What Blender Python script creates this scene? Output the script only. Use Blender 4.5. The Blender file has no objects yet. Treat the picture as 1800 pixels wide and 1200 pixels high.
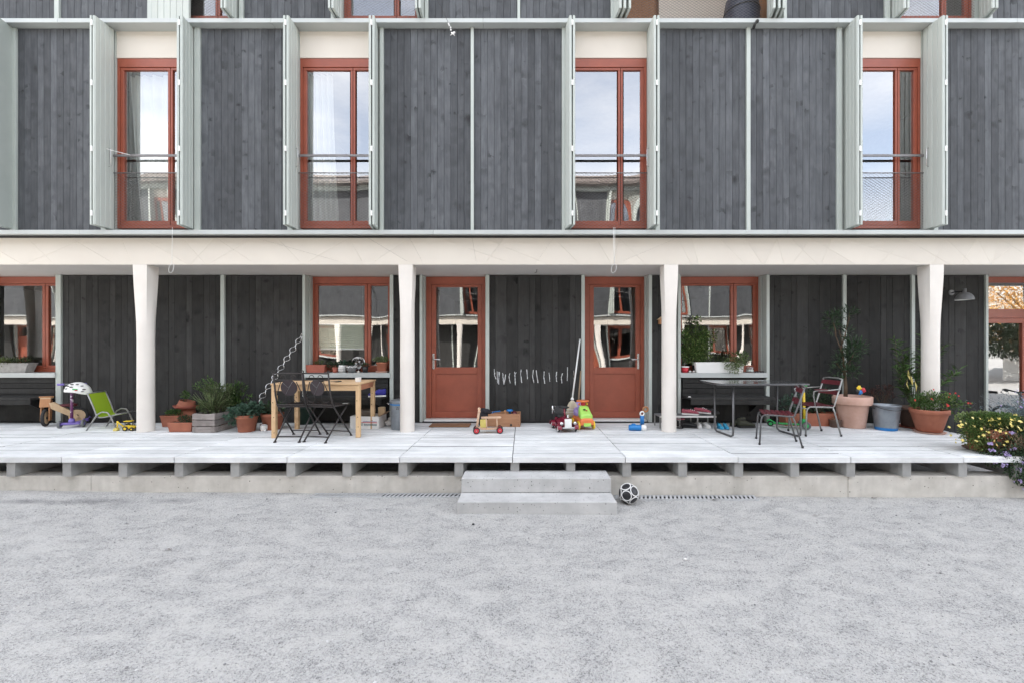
import bpy, math, random
import numpy as np
from mathutils import Vector, Matrix, Euler
random.seed(7); np.random.seed(7)
SC = bpy.context.scene
COL = SC.collection
R = math.radians
PI = math.pi

# ------------------------------------------------------------------ camera
F = 750.0                       # focal length in pixels of the 1800 px wide photograph
CZ = 1.665                      # eye height
VX, VY = 920.0, 610.0           # vanishing point in the photograph
cam_d = bpy.data.cameras.new('camera')
cam = bpy.data.objects.new('camera', cam_d)
COL.objects.link(cam)
cam.location = (0, 0, CZ)
cam.rotation_euler = (R(90), 0, 0)
cam_d.sensor_width = 36.0
cam_d.lens = 36.0 * F / 1800.0
cam_d.shift_x = -(VX - 900.0) / 1800.0
cam_d.shift_y = (VY - 600.0) / 1800.0
cam_d.clip_start = 0.05
cam_d.clip_end = 600
SC.camera = cam

# ------------------------------------------------------------------ light
SUN = Vector((-0.52, 0.80, 0.84)).normalized()      # direction towards the sun: behind the near building
EL = math.asin(SUN.z); AZ = math.atan2(SUN.x, SUN.y)
w = bpy.data.worlds.new('World'); SC.world = w; w.use_nodes = True
nt = w.node_tree; nt.nodes.clear()
sky = nt.nodes.new('ShaderNodeTexSky'); sky.sky_type = 'NISHITA'; sky.sun_disc = False
sky.sun_elevation = EL; sky.sun_rotation = AZ; sky.dust_density = 2.0; sky.air_density = 1.0; sky.ozone_density = 1.0
tc = nt.nodes.new('ShaderNodeTexCoord')
mp = nt.nodes.new('ShaderNodeMapping'); mp.inputs['Scale'].default_value = (1.3, 1.3, 3.0)
nz = nt.nodes.new('ShaderNodeTexNoise'); nz.inputs['Scale'].default_value = 1.6; nz.inputs['Detail'].default_value = 7; nz.inputs['Roughness'].default_value = .55
cr = nt.nodes.new('ShaderNodeValToRGB')
cr.color_ramp.elements[0].position = .38; cr.color_ramp.elements[0].color = (.24,) * 3 + (1,)
cr.color_ramp.elements[1].position = .66; cr.color_ramp.elements[1].color = (.66,) * 3 + (1,)
mx = nt.nodes.new('ShaderNodeMix'); mx.data_type = 'RGBA'
bg = nt.nodes.new('ShaderNodeBackground'); wo = nt.nodes.new('ShaderNodeOutputWorld')
L = nt.links.new
L(tc.outputs['Generated'], mp.inputs['Vector']); L(mp.outputs[0], nz.inputs['Vector']); L(nz.outputs['Fac'], cr.inputs[0])
L(cr.outputs[0], mx.inputs[0]); L(sky.outputs[0], mx.inputs[6]); mx.inputs[7].default_value = (8.2, 7.9, 7.5, 1)
L(mx.outputs[2], bg.inputs['Color']); L(bg.outputs[0], wo.inputs['Surface'])
bg.inputs['Strength'].default_value = 0.12
sd = bpy.data.lights.new('sun', 'SUN'); sd.energy = 4.0; sd.angle = R(.53); sd.color = (1, .95, .88)
so = bpy.data.objects.new('sun', sd); COL.objects.link(so)
so.rotation_euler = SUN.to_track_quat('Z', 'Y').to_euler()
vs = SC.view_settings
vs.view_transform = 'Standard'; vs.look = 'None'; vs.gamma = 1; vs.use_curve_mapping = False
vs.exposure = 2.3
SC.cycles.max_bounces = 8; SC.cycles.diffuse_bounces = 4; SC.cycles.glossy_bounces = 4
SC.cycles.transparent_max_bounces = 16; SC.cycles.caustics_reflective = False; SC.cycles.caustics_refractive = False

# ------------------------------------------------------------------ helpers
def P(px, py, Y):
    """photograph pixel at depth Y -> world point"""
    return Vector(((px - VX) * Y / F, Y, CZ - (py - VY) * Y / F))
DZ = 0.445                      # deck top
def DK(px, py):
    Y = F * (CZ - DZ) / (py - VY)
    return Vector(((px - VX) * Y / F, Y, DZ))
def gz(x, y):
    s = -.0072 * np.clip(x, -9, 9)
    return s + .006 * np.sin(x * 1.7 + 1.3 * np.sin(y * 1.1)) * np.sin(y * 2.3 + .6 * x) + .0035 * np.sin(x * 5.1 + y * 2.2) * np.sin(y * 6.3 - x * 1.4)

class M:
    """collects shapes; .ob() links them as ONE mesh object"""
    def __init__(s): s.v = []; s.f = []; s.sm = []
    def add(s, v, f, smooth=False):
        b = len(s.v); s.v += [tuple(p) for p in v]
        s.f += [tuple(i + b for i in q) for q in f]; s.sm += [smooth] * len(f); return s
    def box(s, x0, x1, y0, y1, z0, z1):
        v = [(x, y, z) for x in (x0, x1) for y in (y0, y1) for z in (z0, z1)]
        return s.add(v, [(0, 1, 3, 2), (4, 6, 7, 5), (0, 4, 5, 1), (2, 3, 7, 6), (0, 2, 6, 4), (1, 5, 7, 3)])
    def ob3(s, c, size, rot=(0, 0, 0)):
        m = Euler(rot).to_matrix(); hx, hy, hz = size[0] / 2, size[1] / 2, size[2] / 2
        v = [Vector(c) + m @ Vector((x, y, z)) for x in (-hx, hx) for y in (-hy, hy) for z in (-hz, hz)]
        return s.add(v, [(0, 1, 3, 2), (4, 6, 7, 5), (0, 4, 5, 1), (2, 3, 7, 6), (0, 2, 6, 4), (1, 5, 7, 3)])
    def loft(s, rings, smooth=True, cap=True, closed=False):
        n = len(rings[0]); v = [p for r in rings for p in r]; f = []
        k = len(rings)
        for a in range(k if closed else k - 1):
            b = (a + 1) % k
            for i in range(n):
                j = (i + 1) % n
                f.append((a * n + i, a * n + j, b * n + j, b * n + i))
        s.add(v, f, smooth)
        if cap and not closed:
            b = len(s.v) - len(v)
            s.f += [tuple(b + i for i in reversed(range(n))), tuple(b + (k - 1) * n + i for i in range(n))]; s.sm += [False, False]
        return s
    def tube(s, pts, r, n=8, closed=False):
        pts = [Vector(p) for p in pts]; k = len(pts)
        rr = r if isinstance(r, (list, tuple)) else [r] * k
        rings = []; up = None
        for i, p in enumerate(pts):
            a = pts[(i - 1) % k] if (i or closed) else p
            b = pts[(i + 1) % k] if (i < k - 1 or closed) else p
            t = (b - a)
            t = t.normalized() if t.length > 1e-9 else Vector((0, 0, 1))
            if up is None:
                up = Vector((0, 0, 1)) if abs(t.z) < .9 else Vector((1, 0, 0))
            u = t.cross(up)
            if u.length < 1e-4: u = t.cross(Vector((.3, 1, .2)))
            u.normalize(); up = u.cross(t).normalized()
            rings.append([p + (u * math.cos(q) + up * math.sin(q)) * rr[i] for q in [2 * PI * j / n for j in range(n)]])
        return s.loft(rings, True, True, closed)
    def lathe(s, prof, n=24, c=(0, 0, 0), sx=1, sy=1, cap=True):
        rings = [[(c[0] + r * sx * math.cos(2 * PI * j / n), c[1] + r * sy * math.sin(2 * PI * j / n), c[2] + z) for j in range(n)] for r, z in prof]
        return s.loft(rings, True, cap)
    def prism(s, poly, lo, hi, axis='y'):
        """poly of 2-D points extruded along axis"""
        def pt(a, b, c):
            return (a, c, b) if axis == 'y' else ((c, a, b) if axis == 'x' else (a, b, c))
        n = len(poly)
        v = [pt(a, b, lo) for a, b in poly] + [pt(a, b, hi) for a, b in poly]
        f = [tuple(range(n)), tuple(range(2 * n - 1, n - 1, -1))] + [(i, i + n, (i + 1) % n + n, (i + 1) % n) for i in range(n)]
        return s.add(v, f)
    def disc(s, c, r, t, axis='y', n=16):
        """short cylinder centred on c"""
        pr = [(math.cos(2 * PI * j / n) * r, math.sin(2 * PI * j / n) * r) for j in range(n)]
        o = {'y': (c[0], c[2], c[1]), 'x': (c[1], c[2], c[0]), 'z': (c[0], c[1], c[2])}[axis]
        return s.prism([(a + o[0], b + o[1]) for a, b in pr], o[2] - t / 2, o[2] + t / 2, axis)
    def torus(s, c, R0, r, axis='y', n=20, k=8):
        pts = []
        for j in range(n):
            a = 2 * PI * j / n; u, v_ = math.cos(a) * R0, math.sin(a) * R0
            pts.append({'y': (c[0] + u, c[1], c[2] + v_), 'x': (c[0], c[1] + u, c[2] + v_), 'z': (c[0] + u, c[1] + v_, c[2])}[axis])
        return s.tube(pts, r, k, True)
    def ball(s, c, r, n=16, k=10, sc=(1, 1, 1)):
        rings = []
        for i in range(k + 1):
            a = -PI / 2 + PI * i / k; rr = max(math.cos(a), .02) * r
            rings.append([(c[0] + sc[0] * rr * math.cos(2 * PI * j / n), c[1] + sc[1] * rr * math.sin(2 * PI * j / n), c[2] + sc[2] * r * math.sin(a)) for j in range(n)])
        return s.loft(rings)
    def leaf(s, p, d, L_, W_, fold=.25, nrm=None):
        d = Vector(d).normalized(); up = Vector(nrm) if nrm else Vector((random.gauss(0, .5), random.gauss(0, .5), 1))
        u = d.cross(up)
        if u.length < 1e-3: u = d.cross(Vector((1, .2, 0)))
        u.normalize(); nn = u.cross(d); p = Vector(p)
        m = p + d * L_ * .5 + nn * W_ * fold * .5
        return s.add([p, m + u * W_ / 2 + nn * W_ * fold * .6, p + d * L_ - nn * L_ * .12, m - u * W_ / 2 + nn * W_ * fold * .6, m],
                     [(0, 4, 1), (1, 4, 2), (2, 4, 3), (3, 4, 0)])
    def xf(s, mat):
        s.v = [tuple(mat @ Vector(p)) for p in s.v]; return s
    def mesh(s, name):
        me = bpy.data.meshes.new(name); me.from_pydata(s.v, [], s.f)
        me.polygons.foreach_set('use_smooth', s.sm); me.update(); return me
    def ob(s, name, mat, parent=None, bevel=0, label=None, kind=None):
        me = s.mesh(name); me.materials.append(mat)
        o = bpy.data.objects.new(name, me); COL.objects.link(o)
        if parent: o.parent = parent
        if bevel:
            b = o.modifiers.new('bevel', 'BEVEL'); b.width = bevel; b.segments = 2; b.limit_method = 'ANGLE'; b.angle_limit = R(50)
        if label: o['label'] = label
        if kind: o['kind'] = kind
        return o

def thing(name, label, cat, loc=(0, 0, 0), rz=0, group=None, sc=1):
    o = bpy.data.objects.new(name, None); COL.objects.link(o); o.empty_display_size = .1
    o.location = loc; o.rotation_euler = (0, 0, rz); o.scale = (sc,) * 3
    o['label'] = label; o['category'] = cat
    if group: o['group'] = group
    return o
def tag(o, label, cat, group=None):
    o['label'] = label; o['category'] = cat
    if group: o['group'] = group
    return o
def place(me, name, parent, loc, rot=None, label=None):
    o = bpy.data.objects.new(name, me); COL.objects.link(o); o.parent = parent; o.location = loc
    if rot: o.rotation_euler = rot
    return o
def dup(o, parent=None):
    c = o.copy(); COL.objects.link(c)
    if parent: c.parent = parent
    for ch in list(o.children): dup(ch, c)
    return c
def part_empty(name, parent):
    o = bpy.data.objects.new(name, None); COL.objects.link(o); o.parent = parent; return o

# ------------------------------------------------------------------ materials
def nodes(name):
    m = bpy.data.materials.new(name); m.use_nodes = True
    t = m.node_tree; b = t.nodes['Principled BSDF']
    return m, t, b, t.nodes.new, t.links.new
def mat(name, c1, c2=None, scale=8, stretch=(1, 1, 1), rough=.6, metal=0, bump=0, bscale=None, rand=0, island=0, detail=5, lo=.35, hi=.65, spec=.5, coat=0, trans=0):
    m, t, b, N, L = nodes(name)
    b.inputs['Roughness'].default_value = rough; b.inputs['Metallic'].default_value = metal
    b.inputs['Specular IOR Level'].default_value = spec
    if coat: b.inputs['Coat Weight'].default_value = coat
    c1 = tuple(c1) + (1,)
    c2 = (tuple(c2) + (1,)) if c2 else tuple(x * .82 for x in c1[:3]) + (1,)
    tc = N('ShaderNodeTexCoord'); mp = N('ShaderNodeMapping'); mp.inputs['Scale'].default_value = stretch
    L(tc.outputs['Object'], mp.inputs['Vector'])
    nz = N('ShaderNodeTexNoise'); nz.inputs['Scale'].default_value = scale; nz.inputs['Detail'].default_value = detail; nz.inputs['Roughness'].default_value = .6
    oi = N('ShaderNodeObjectInfo')
    ad = N('ShaderNodeVectorMath'); ad.operation = 'ADD'
    cx = N('ShaderNodeVectorMath'); cx.operation = 'SCALE'; cx.inputs[0].default_value = (31.7, 17.3, 53.1)
    L(oi.outputs['Random'], cx.inputs['Scale']); L(mp.outputs[0], ad.inputs[0]); L(cx.outputs[0], ad.inputs[1])
    L(ad.outputs[0], nz.inputs['Vector'])
    rp = N('ShaderNodeValToRGB'); rp.color_ramp.elements[0].position = lo; rp.color_ramp.elements[1].position = hi
    rp.color_ramp.elements[0].color = c1; rp.color_ramp.elements[1].color = c2
    L(nz.outputs['Fac'], rp.inputs[0]); out = rp.outputs[0]
    if rand or island:
        mr = N('ShaderNodeMapRange'); k = rand or island
        mr.inputs[3].default_value = 1 - k; mr.inputs[4].default_value = 1 + k
        if island:
            g = N('ShaderNodeNewGeometry'); L(g.outputs['Random Per Island'], mr.inputs[0])
        else: L(oi.outputs['Random'], mr.inputs[0])
        mu = N('ShaderNodeVectorMath'); mu.operation = 'SCALE'; L(out, mu.inputs[0]); L(mr.outputs[0], mu.inputs['Scale']); out = mu.outputs[0]
    L(out, b.inputs['Base Color'])
    if bump:
        n2 = N('ShaderNodeTexNoise'); n2.inputs['Scale'].default_value = bscale or scale * 4; n2.inputs['Detail'].default_value = 4
        L(ad.outputs[0], n2.inputs['Vector'])
        bp = N('ShaderNodeBump'); bp.inputs['Strength'].default_value = bump; bp.inputs['Distance'].default_value = .01
        L(n2.outputs['Fac'], bp.inputs['Height']); L(bp.outputs[0], b.inputs['Normal'])
    if trans:
        tr = N('ShaderNodeBsdfTranslucent'); L(out, tr.inputs['Color']); ms = N('ShaderNodeMixShader'); ms.inputs[0].default_value = trans
        o = t.nodes['Material Output']; L(b.outputs[0], ms.inputs[1]); L(tr.outputs[0], ms.inputs[2]); L(ms.outputs[0], o.inputs['Surface'])
    return m

def wood_board(name, dark, light, kn, axis='z', rand=.16, rough=.75, knot=True, kscale=3.2, ruf=0.25, spec=.3, kstr=.9, hstr=.9, wear=None):
    """planed and stained boards: fine long grain, small dark knots with a smear around them, each board its own tone"""
    m, t, b, N, L = nodes(name); b.inputs['Roughness'].default_value = rough; b.inputs['Specular IOR Level'].default_value = spec
    tc = N('ShaderNodeTexCoord'); oi = N('ShaderNodeObjectInfo')
    cx = N('ShaderNodeVectorMath'); cx.operation = 'SCALE'; cx.inputs[0].default_value = (31.7, 17.3, 53.1)
    ad = N('ShaderNodeVectorMath'); ad.operation = 'ADD'
    L(oi.outputs['Random'], cx.inputs['Scale']); L(tc.outputs['Object'], ad.inputs[0]); L(cx.outputs[0], ad.inputs[1])
    def mapped(sx, sz, src=None, flat=False):
        mp = N('ShaderNodeMapping'); sy = 0 if flat else sx
        mp.inputs['Scale'].default_value = {'z': (sx, sy, sz), 'x': (sz, sx, sy), 'y': (sx, sz, sy)}[axis]
        L(src or ad.outputs[0], mp.inputs['Vector']); return mp
    def math_(op, a, v=None, b2=None):
        n_ = N('ShaderNodeMath'); n_.operation = op; L(a, n_.inputs[0])
        if b2 is not None: L(b2, n_.inputs[1])
        elif v is not None: n_.inputs[1].default_value = v
        return n_.outputs[0]
    def rng(a, f0, f1, t0, t1):
        n_ = N('ShaderNodeMapRange'); n_.inputs[1].default_value = f0; n_.inputs[2].default_value = f1; n_.inputs[3].default_value = t0; n_.inputs[4].default_value = t1; n_.interpolation_type = 'SMOOTHSTEP'
        L(a, n_.inputs[0]); return n_.outputs[0]
    wb = N('ShaderNodeTexNoise'); wb.inputs['Scale'].default_value = 1; wb.inputs['Detail'].default_value = 2; L(mapped(16, 9).outputs[0], wb.inputs['Vector'])
    wv = N('ShaderNodeVectorMath'); wv.operation = 'SCALE'; wv.inputs['Scale'].default_value = .55; L(wb.outputs['Color'], wv.inputs[0])
    kc = N('ShaderNodeVectorMath'); kc.operation = 'ADD'; L(mapped(kscale * 1.25, kscale * 1.9, flat=True).outputs[0], kc.inputs[0]); L(wv.outputs[0], kc.inputs[1])
    vo = N('ShaderNodeTexVoronoi'); vo.inputs['Scale'].default_value = 1.0; L(kc.outputs[0], vo.inputs['Vector'])
    sepc = N('ShaderNodeSeparateColor'); L(vo.outputs['Color'], sepc.inputs[0]); gate = rng(sepc.outputs[0], .22, .42, 0, 1)
    sz_ = math_('ADD', sepc.outputs[2], .45); dist = math_('DIVIDE', vo.outputs['Distance'], b2=sz_)
    fl = N('ShaderNodeTexNoise'); fl.inputs['Scale'].default_value = 1; fl.inputs['Detail'].default_value = 2; L(mapped(40, 90).outputs[0], fl.inputs['Vector'])
    core = math_('MULTIPLY', math_('MULTIPLY', rng(dist, .03, .20, 1, 0), b2=gate), b2=rng(fl.outputs['Fac'], .35, .6, .35, 1))
    halo = math_('MULTIPLY', rng(dist, .05, .62, 1, 0), b2=rng(sepc.outputs[1], .2, .9, 0, 1))
    gr = N('ShaderNodeTexNoise'); gr.inputs['Scale'].default_value = 1; gr.inputs['Detail'].default_value = 4; gr.inputs['Roughness'].default_value = .6
    L(mapped(62, 2.4).outputs[0], gr.inputs['Vector']); L(math_('MULTIPLY', halo, 2.4), gr.inputs['Distortion'])
    bl = N('ShaderNodeTexNoise'); bl.inputs['Scale'].default_value = 1; bl.inputs['Detail'].default_value = 4; bl.inputs['Roughness'].default_value = .6; L(mapped(11, 3.4).outputs[0], bl.inputs['Vector'])
    hf = N('ShaderNodeMath'); hf.operation = 'MULTIPLY_ADD'; L(gr.outputs['Fac'], hf.inputs[0]); hf.inputs[1].default_value = .4; L(math_('MULTIPLY', bl.outputs['Fac'], .6), hf.inputs[2])
    rp = N('ShaderNodeValToRGB'); rp.color_ramp.elements[0].position = .34; rp.color_ramp.elements[1].position = .66
    rp.color_ramp.elements[0].color = tuple(dark) + (1,); rp.color_ramp.elements[1].color = tuple(light) + (1,); L(hf.outputs[0], rp.inputs[0])
    mu = N('ShaderNodeVectorMath'); mu.operation = 'SCALE'; L(rp.outputs[0], mu.inputs[0]); L(rng(oi.outputs['Random'], 0, 1, 1 - rand, 1 + rand), mu.inputs['Scale'])
    out = mu.outputs[0]
    if knot:
        k2 = math_('MAXIMUM', math_('MULTIPLY', core, kstr), b2=math_('MULTIPLY', math_('MULTIPLY', halo, hstr), b2=rng(bl.outputs['Fac'], .35, .65, .25, 1.3)))
        mk = N('ShaderNodeMix'); mk.data_type = 'RGBA'; L(out, mk.inputs[6]); mk.inputs[7].default_value = tuple(kn) + (1,); L(k2, mk.inputs[0]); out = mk.outputs[2]
    if wear:        # patchy weathering that runs across the boards
        ge = N('ShaderNodeNewGeometry'); mw = N('ShaderNodeMapping'); mw.inputs['Scale'].default_value = wear; L(ge.outputs['Position'], mw.inputs['Vector'])
        wn = N('ShaderNodeTexNoise'); wn.inputs['Scale'].default_value = 1; wn.inputs['Detail'].default_value = 6; wn.inputs['Roughness'].default_value = .65; L(mw.outputs[0], wn.inputs['Vector'])
        ws = N('ShaderNodeVectorMath'); ws.operation = 'SCALE'; L(out, ws.inputs[0]); L(rng(wn.outputs['Fac'], .3, .7, .86, 1.1), ws.inputs['Scale']); out = ws.outputs[0]
    L(out, b.inputs['Base Color'])
    bp = N('ShaderNodeBump'); bp.inputs['Strength'].default_value = ruf; bp.inputs['Distance'].default_value = .004
    L(hf.outputs[0], bp.inputs['Height']); L(bp.outputs[0], b.inputs['Normal'])
    return m

def glass_mat(name, base=.30, tint=(.93, .96, .95)):
    m, t, b, N, L = nodes(name); t.nodes.remove(b)
    fr = N('ShaderNodeLayerWeight'); fr.inputs['Blend'].default_value = .5
    mr = N('ShaderNodeMapRange'); mr.inputs[3].default_value = base; mr.inputs[4].default_value = 1.0   # coated triple glazing: 30 % head on, rising towards grazing
    pw = N('ShaderNodeMath'); pw.operation = 'POWER'; pw.inputs[1].default_value = 4.0; L(fr.outputs['Facing'], pw.inputs[0]); L(pw.outputs[0], mr.inputs[0])
    gl = N('ShaderNodeBsdfGlossy'); gl.inputs['Roughness'].default_value = 0.0; gl.inputs['Color'].default_value = (1, 1, 1, 1)
    tr = N('ShaderNodeBsdfTransparent'); tr.inputs['Color'].default_value = tuple(tint) + (1,)
    ms = N('ShaderNodeMixShader'); L(mr.outputs[0], ms.inputs[0]); L(tr.outputs[0], ms.inputs[1]); L(gl.outputs[0], ms.inputs[2])
    L(ms.outputs[0], t.nodes['Material Output'].inputs['Surface'])
    return m

K = {}
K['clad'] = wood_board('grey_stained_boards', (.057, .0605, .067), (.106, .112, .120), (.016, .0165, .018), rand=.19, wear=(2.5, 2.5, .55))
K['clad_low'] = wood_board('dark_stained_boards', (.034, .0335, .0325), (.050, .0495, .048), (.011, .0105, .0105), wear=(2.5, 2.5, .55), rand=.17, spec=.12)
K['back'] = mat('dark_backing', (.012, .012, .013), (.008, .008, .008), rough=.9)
K['trim'] = mat('grey_green_paint', (.44, .475, .445), (.405, .44, .41), scale=3, rough=.45, bump=.02)
K['shut'] = wood_board('grey_green_shutter_boards', (.44, .47, .44), (.475, .505, .47), (.40, .43, .40), hstr=.2, kstr=.3, rand=.05, rough=.5, ruf=.08)
K['sheet'] = mat('coated_sheet_metal', (.46, .485, .475), (.42, .445, .435), scale=2, rough=.35, spec=.5)
K['red'] = mat('red_brown_paint', (.30, .075, .041), (.245, .062, .034), scale=5, rough=.42, bump=.015, bscale=60)
K['cream'] = mat('cream_panel', (.655, .605, .53), (.615, .565, .495), scale=1.2, rough=.6, rand=.02)
K['col'] = mat('fair_faced_white_concrete', (.73, .69, .64), (.68, .64, .59), scale=2.5, rough=.65, bump=.06, bscale=40)
K['ceil'] = mat('ceiling_plaster', (.62, .59, .56), (.58, .55, .52), scale=1.5, rough=.8)
K['deck'] = wood_board('pale_weathered_planks', (.61, .625, .627), (.74, .753, .755), (.50, .51, .51), wear=(1.1, 2.2, 1), axis='x', hstr=.2, kstr=.3, rand=.08, rough=.7, ruf=.12)
K['joist'] = mat('grey_concrete_joist', (.36, .36, .35), (.27, .27, .265), scale=5, rough=.85, bump=.1, bscale=50)
K['joint_edge'] = mat('dark_joint_edge', (.085, .085, .085), (.14, .14, .14), scale=6, rough=.95)
K['metal'] = mat('galvanised_steel', (.36, .37, .38), (.28, .29, .30), scale=10, rough=.4, metal=.7)
K['rail'] = mat('grey_steel_rail', (.20, .19, .19), (.17, .16, .16), rough=.4, metal=.3)
K['steel'] = mat('stainless_steel', (.66, .66, .65), (.6, .6, .6), rough=.25, metal=1)
K['black'] = mat('black_plastic', (.014, .014, .015), (.02, .02, .02), rough=.45)
K['rubber'] = mat('dark_rubber', (.022, .022, .023), (.03, .03, .03), rough=.8)
K['room'] = mat('room_wall_paint', (.16, .155, .15), (.13, .125, .12), rough=.9)
K['white'] = mat('white_paint', (.78, .78, .76), (.74, .74, .72), rough=.45)
K['cloth'] = mat('white_curtain_cloth', (.64, .65, .62), (.58, .59, .56), scale=4, rough=.9, trans=.35)
K['glass'] = glass_mat('coated_window_glass'); K['glass_low'] = glass_mat('door_glass', .19); K['glass_thin'] = glass_mat('thin_glass', .08)
K['tile'] = mat('clay_roof_tiles', (.22, .185, .165), (.17, .14, .125), scale=6, rough=.42, island=.3)
K['larch'] = mat('orange_larch_wall', (.30, .15, .07), (.25, .12, .055), scale=3, stretch=(8, 8, .6), rough=.6)
K['render'] = mat('white_house_render', (.78, .76, .72), (.72, .70, .66), rough=.8)
# ------------------------------------------------------------------ ground materials
def gravel_mat():
    m, t, b, N, L = nodes('gravel_ground'); b.inputs['Roughness'].default_value = .95; b.inputs['Specular IOR Level'].default_value = .15
    tc = N('ShaderNodeTexCoord')
    big = N('ShaderNodeTexNoise'); big.inputs['Scale'].default_value = 5.2; big.inputs['Detail'].default_value = 10; big.inputs['Roughness'].default_value = .72
    st = N('ShaderNodeMapping'); st.inputs['Scale'].default_value = (.8, 1.25, 1); L(tc.outputs['Object'], st.inputs['Vector']); L(st.outputs[0], big.inputs['Vector'])
    vo = N('ShaderNodeTexVoronoi'); vo.inputs['Scale'].default_value = 95; L(tc.outputs['Object'], vo.inputs['Vector'])
    v2 = N('ShaderNodeTexVoronoi'); v2.inputs['Scale'].default_value = 210; L(tc.outputs['Object'], v2.inputs['Vector'])
    sc_ = N('ShaderNodeSeparateColor'); L(vo.outputs['Color'], sc_.inputs[0])
    s2 = N('ShaderNodeSeparateColor'); L(v2.outputs['Color'], s2.inputs[0])
    av = N('ShaderNodeMath'); av.operation = 'ADD'; L(sc_.outputs[0], av.inputs[0]); L(s2.outputs[1], av.inputs[1])
    g = N('ShaderNodeValToRGB'); e = g.color_ramp.elements; e[0].position = .14; e[0].color = (.10, .10, .105, 1); e[1].position = .40; e[1].color = (.42, .42, .42, 1)
    e2 = g.color_ramp.elements.new(.8); e2.color = (.54, .538, .53, 1)
    hf = N('ShaderNodeMath'); hf.operation = 'MULTIPLY'; hf.inputs[1].default_value = .5; L(av.outputs[0], hf.inputs[0]); L(hf.outputs[0], g.inputs[0])
    dust = N('ShaderNodeValToRGB'); e = dust.color_ramp.elements; e[0].position = .38; e[0].color = (.25, .25, .25, 1); e[1].position = .68; e[1].color = (.85, .85, .85, 1)
    L(big.outputs['Fac'], dust.inputs[0])
    mx = N('ShaderNodeMix'); mx.data_type = 'RGBA'; L(dust.outputs[0], mx.inputs[0]); L(g.outputs[0], mx.inputs[6]); mx.inputs[7].default_value = (.465, .457, .435, 1)
    # two damp stains near the plinth on the left
    ge = N('ShaderNodeNewGeometry'); last = mx.outputs[2]
    for c, rx, ry in (((-4.55, 4.52), .42, .10), ((-3.75, 4.58), .26, .08), ((-5.3, 4.50), .35, .07)):
        vm = N('ShaderNodeVectorMath'); vm.operation = 'SUBTRACT'; vm.inputs[1].default_value = (c[0], c[1], 0); L(ge.outputs['Position'], vm.inputs[0])
        v2_ = N('ShaderNodeVectorMath'); v2_.operation = 'MULTIPLY'; v2_.inputs[1].default_value = (1 / rx, 1 / ry, 0); L(vm.outputs[0], v2_.inputs[0])
        ln = N('ShaderNodeVectorMath'); ln.operation = 'LENGTH'; L(v2_.outputs[0], ln.inputs[0])
        an = N('ShaderNodeMath'); an.operation = 'ADD'; L(ln.outputs['Value'], an.inputs[0]); nn_ = N('ShaderNodeMath'); nn_.operation = 'MULTIPLY'; nn_.inputs[1].default_value = 1.6; L(big.outputs['Fac'], nn_.inputs[0]); L(nn_.outputs[0], an.inputs[1])
        mr = N('ShaderNodeMapRange'); mr.inputs[1].default_value = .9; mr.inputs[2].default_value = 2.1; mr.inputs[3].default_value = .55; mr.inputs[4].default_value = 0; L(an.outputs[0], mr.inputs[0])
        md = N('ShaderNodeMix'); md.data_type = 'RGBA'; L(mr.outputs[0], md.inputs[0]); L(last, md.inputs[6]); md.inputs[7].default_value = (.15, .15, .155, 1); last = md.outputs[2]
    L(last, b.inputs['Base Color'])
    inv = N('ShaderNodeMath'); inv.operation = 'SUBTRACT'; inv.inputs[0].default_value = 1.05; L(dust.outputs[0], inv.inputs[1])
    bp = N('ShaderNodeBump'); bp.inputs['Distance'].default_value = .012; L(inv.outputs[0], bp.inputs['Strength'])
    sb = N('ShaderNodeMath'); sb.operation = 'ADD'; L(vo.outputs['Distance'], sb.inputs[0]); L(hf.outputs[0], sb.inputs[1]); L(sb.outputs[0], bp.inputs['Height'])
    b2 = N('ShaderNodeBump'); b2.inputs['Distance'].default_value = .05; b2.inputs['Strength'].default_value = .35; L(big.outputs['Fac'], b2.inputs['Height']); L(b2.outputs[0], bp.inputs['Normal'])
    L(bp.outputs[0], b.inputs['Normal']); return m
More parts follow.
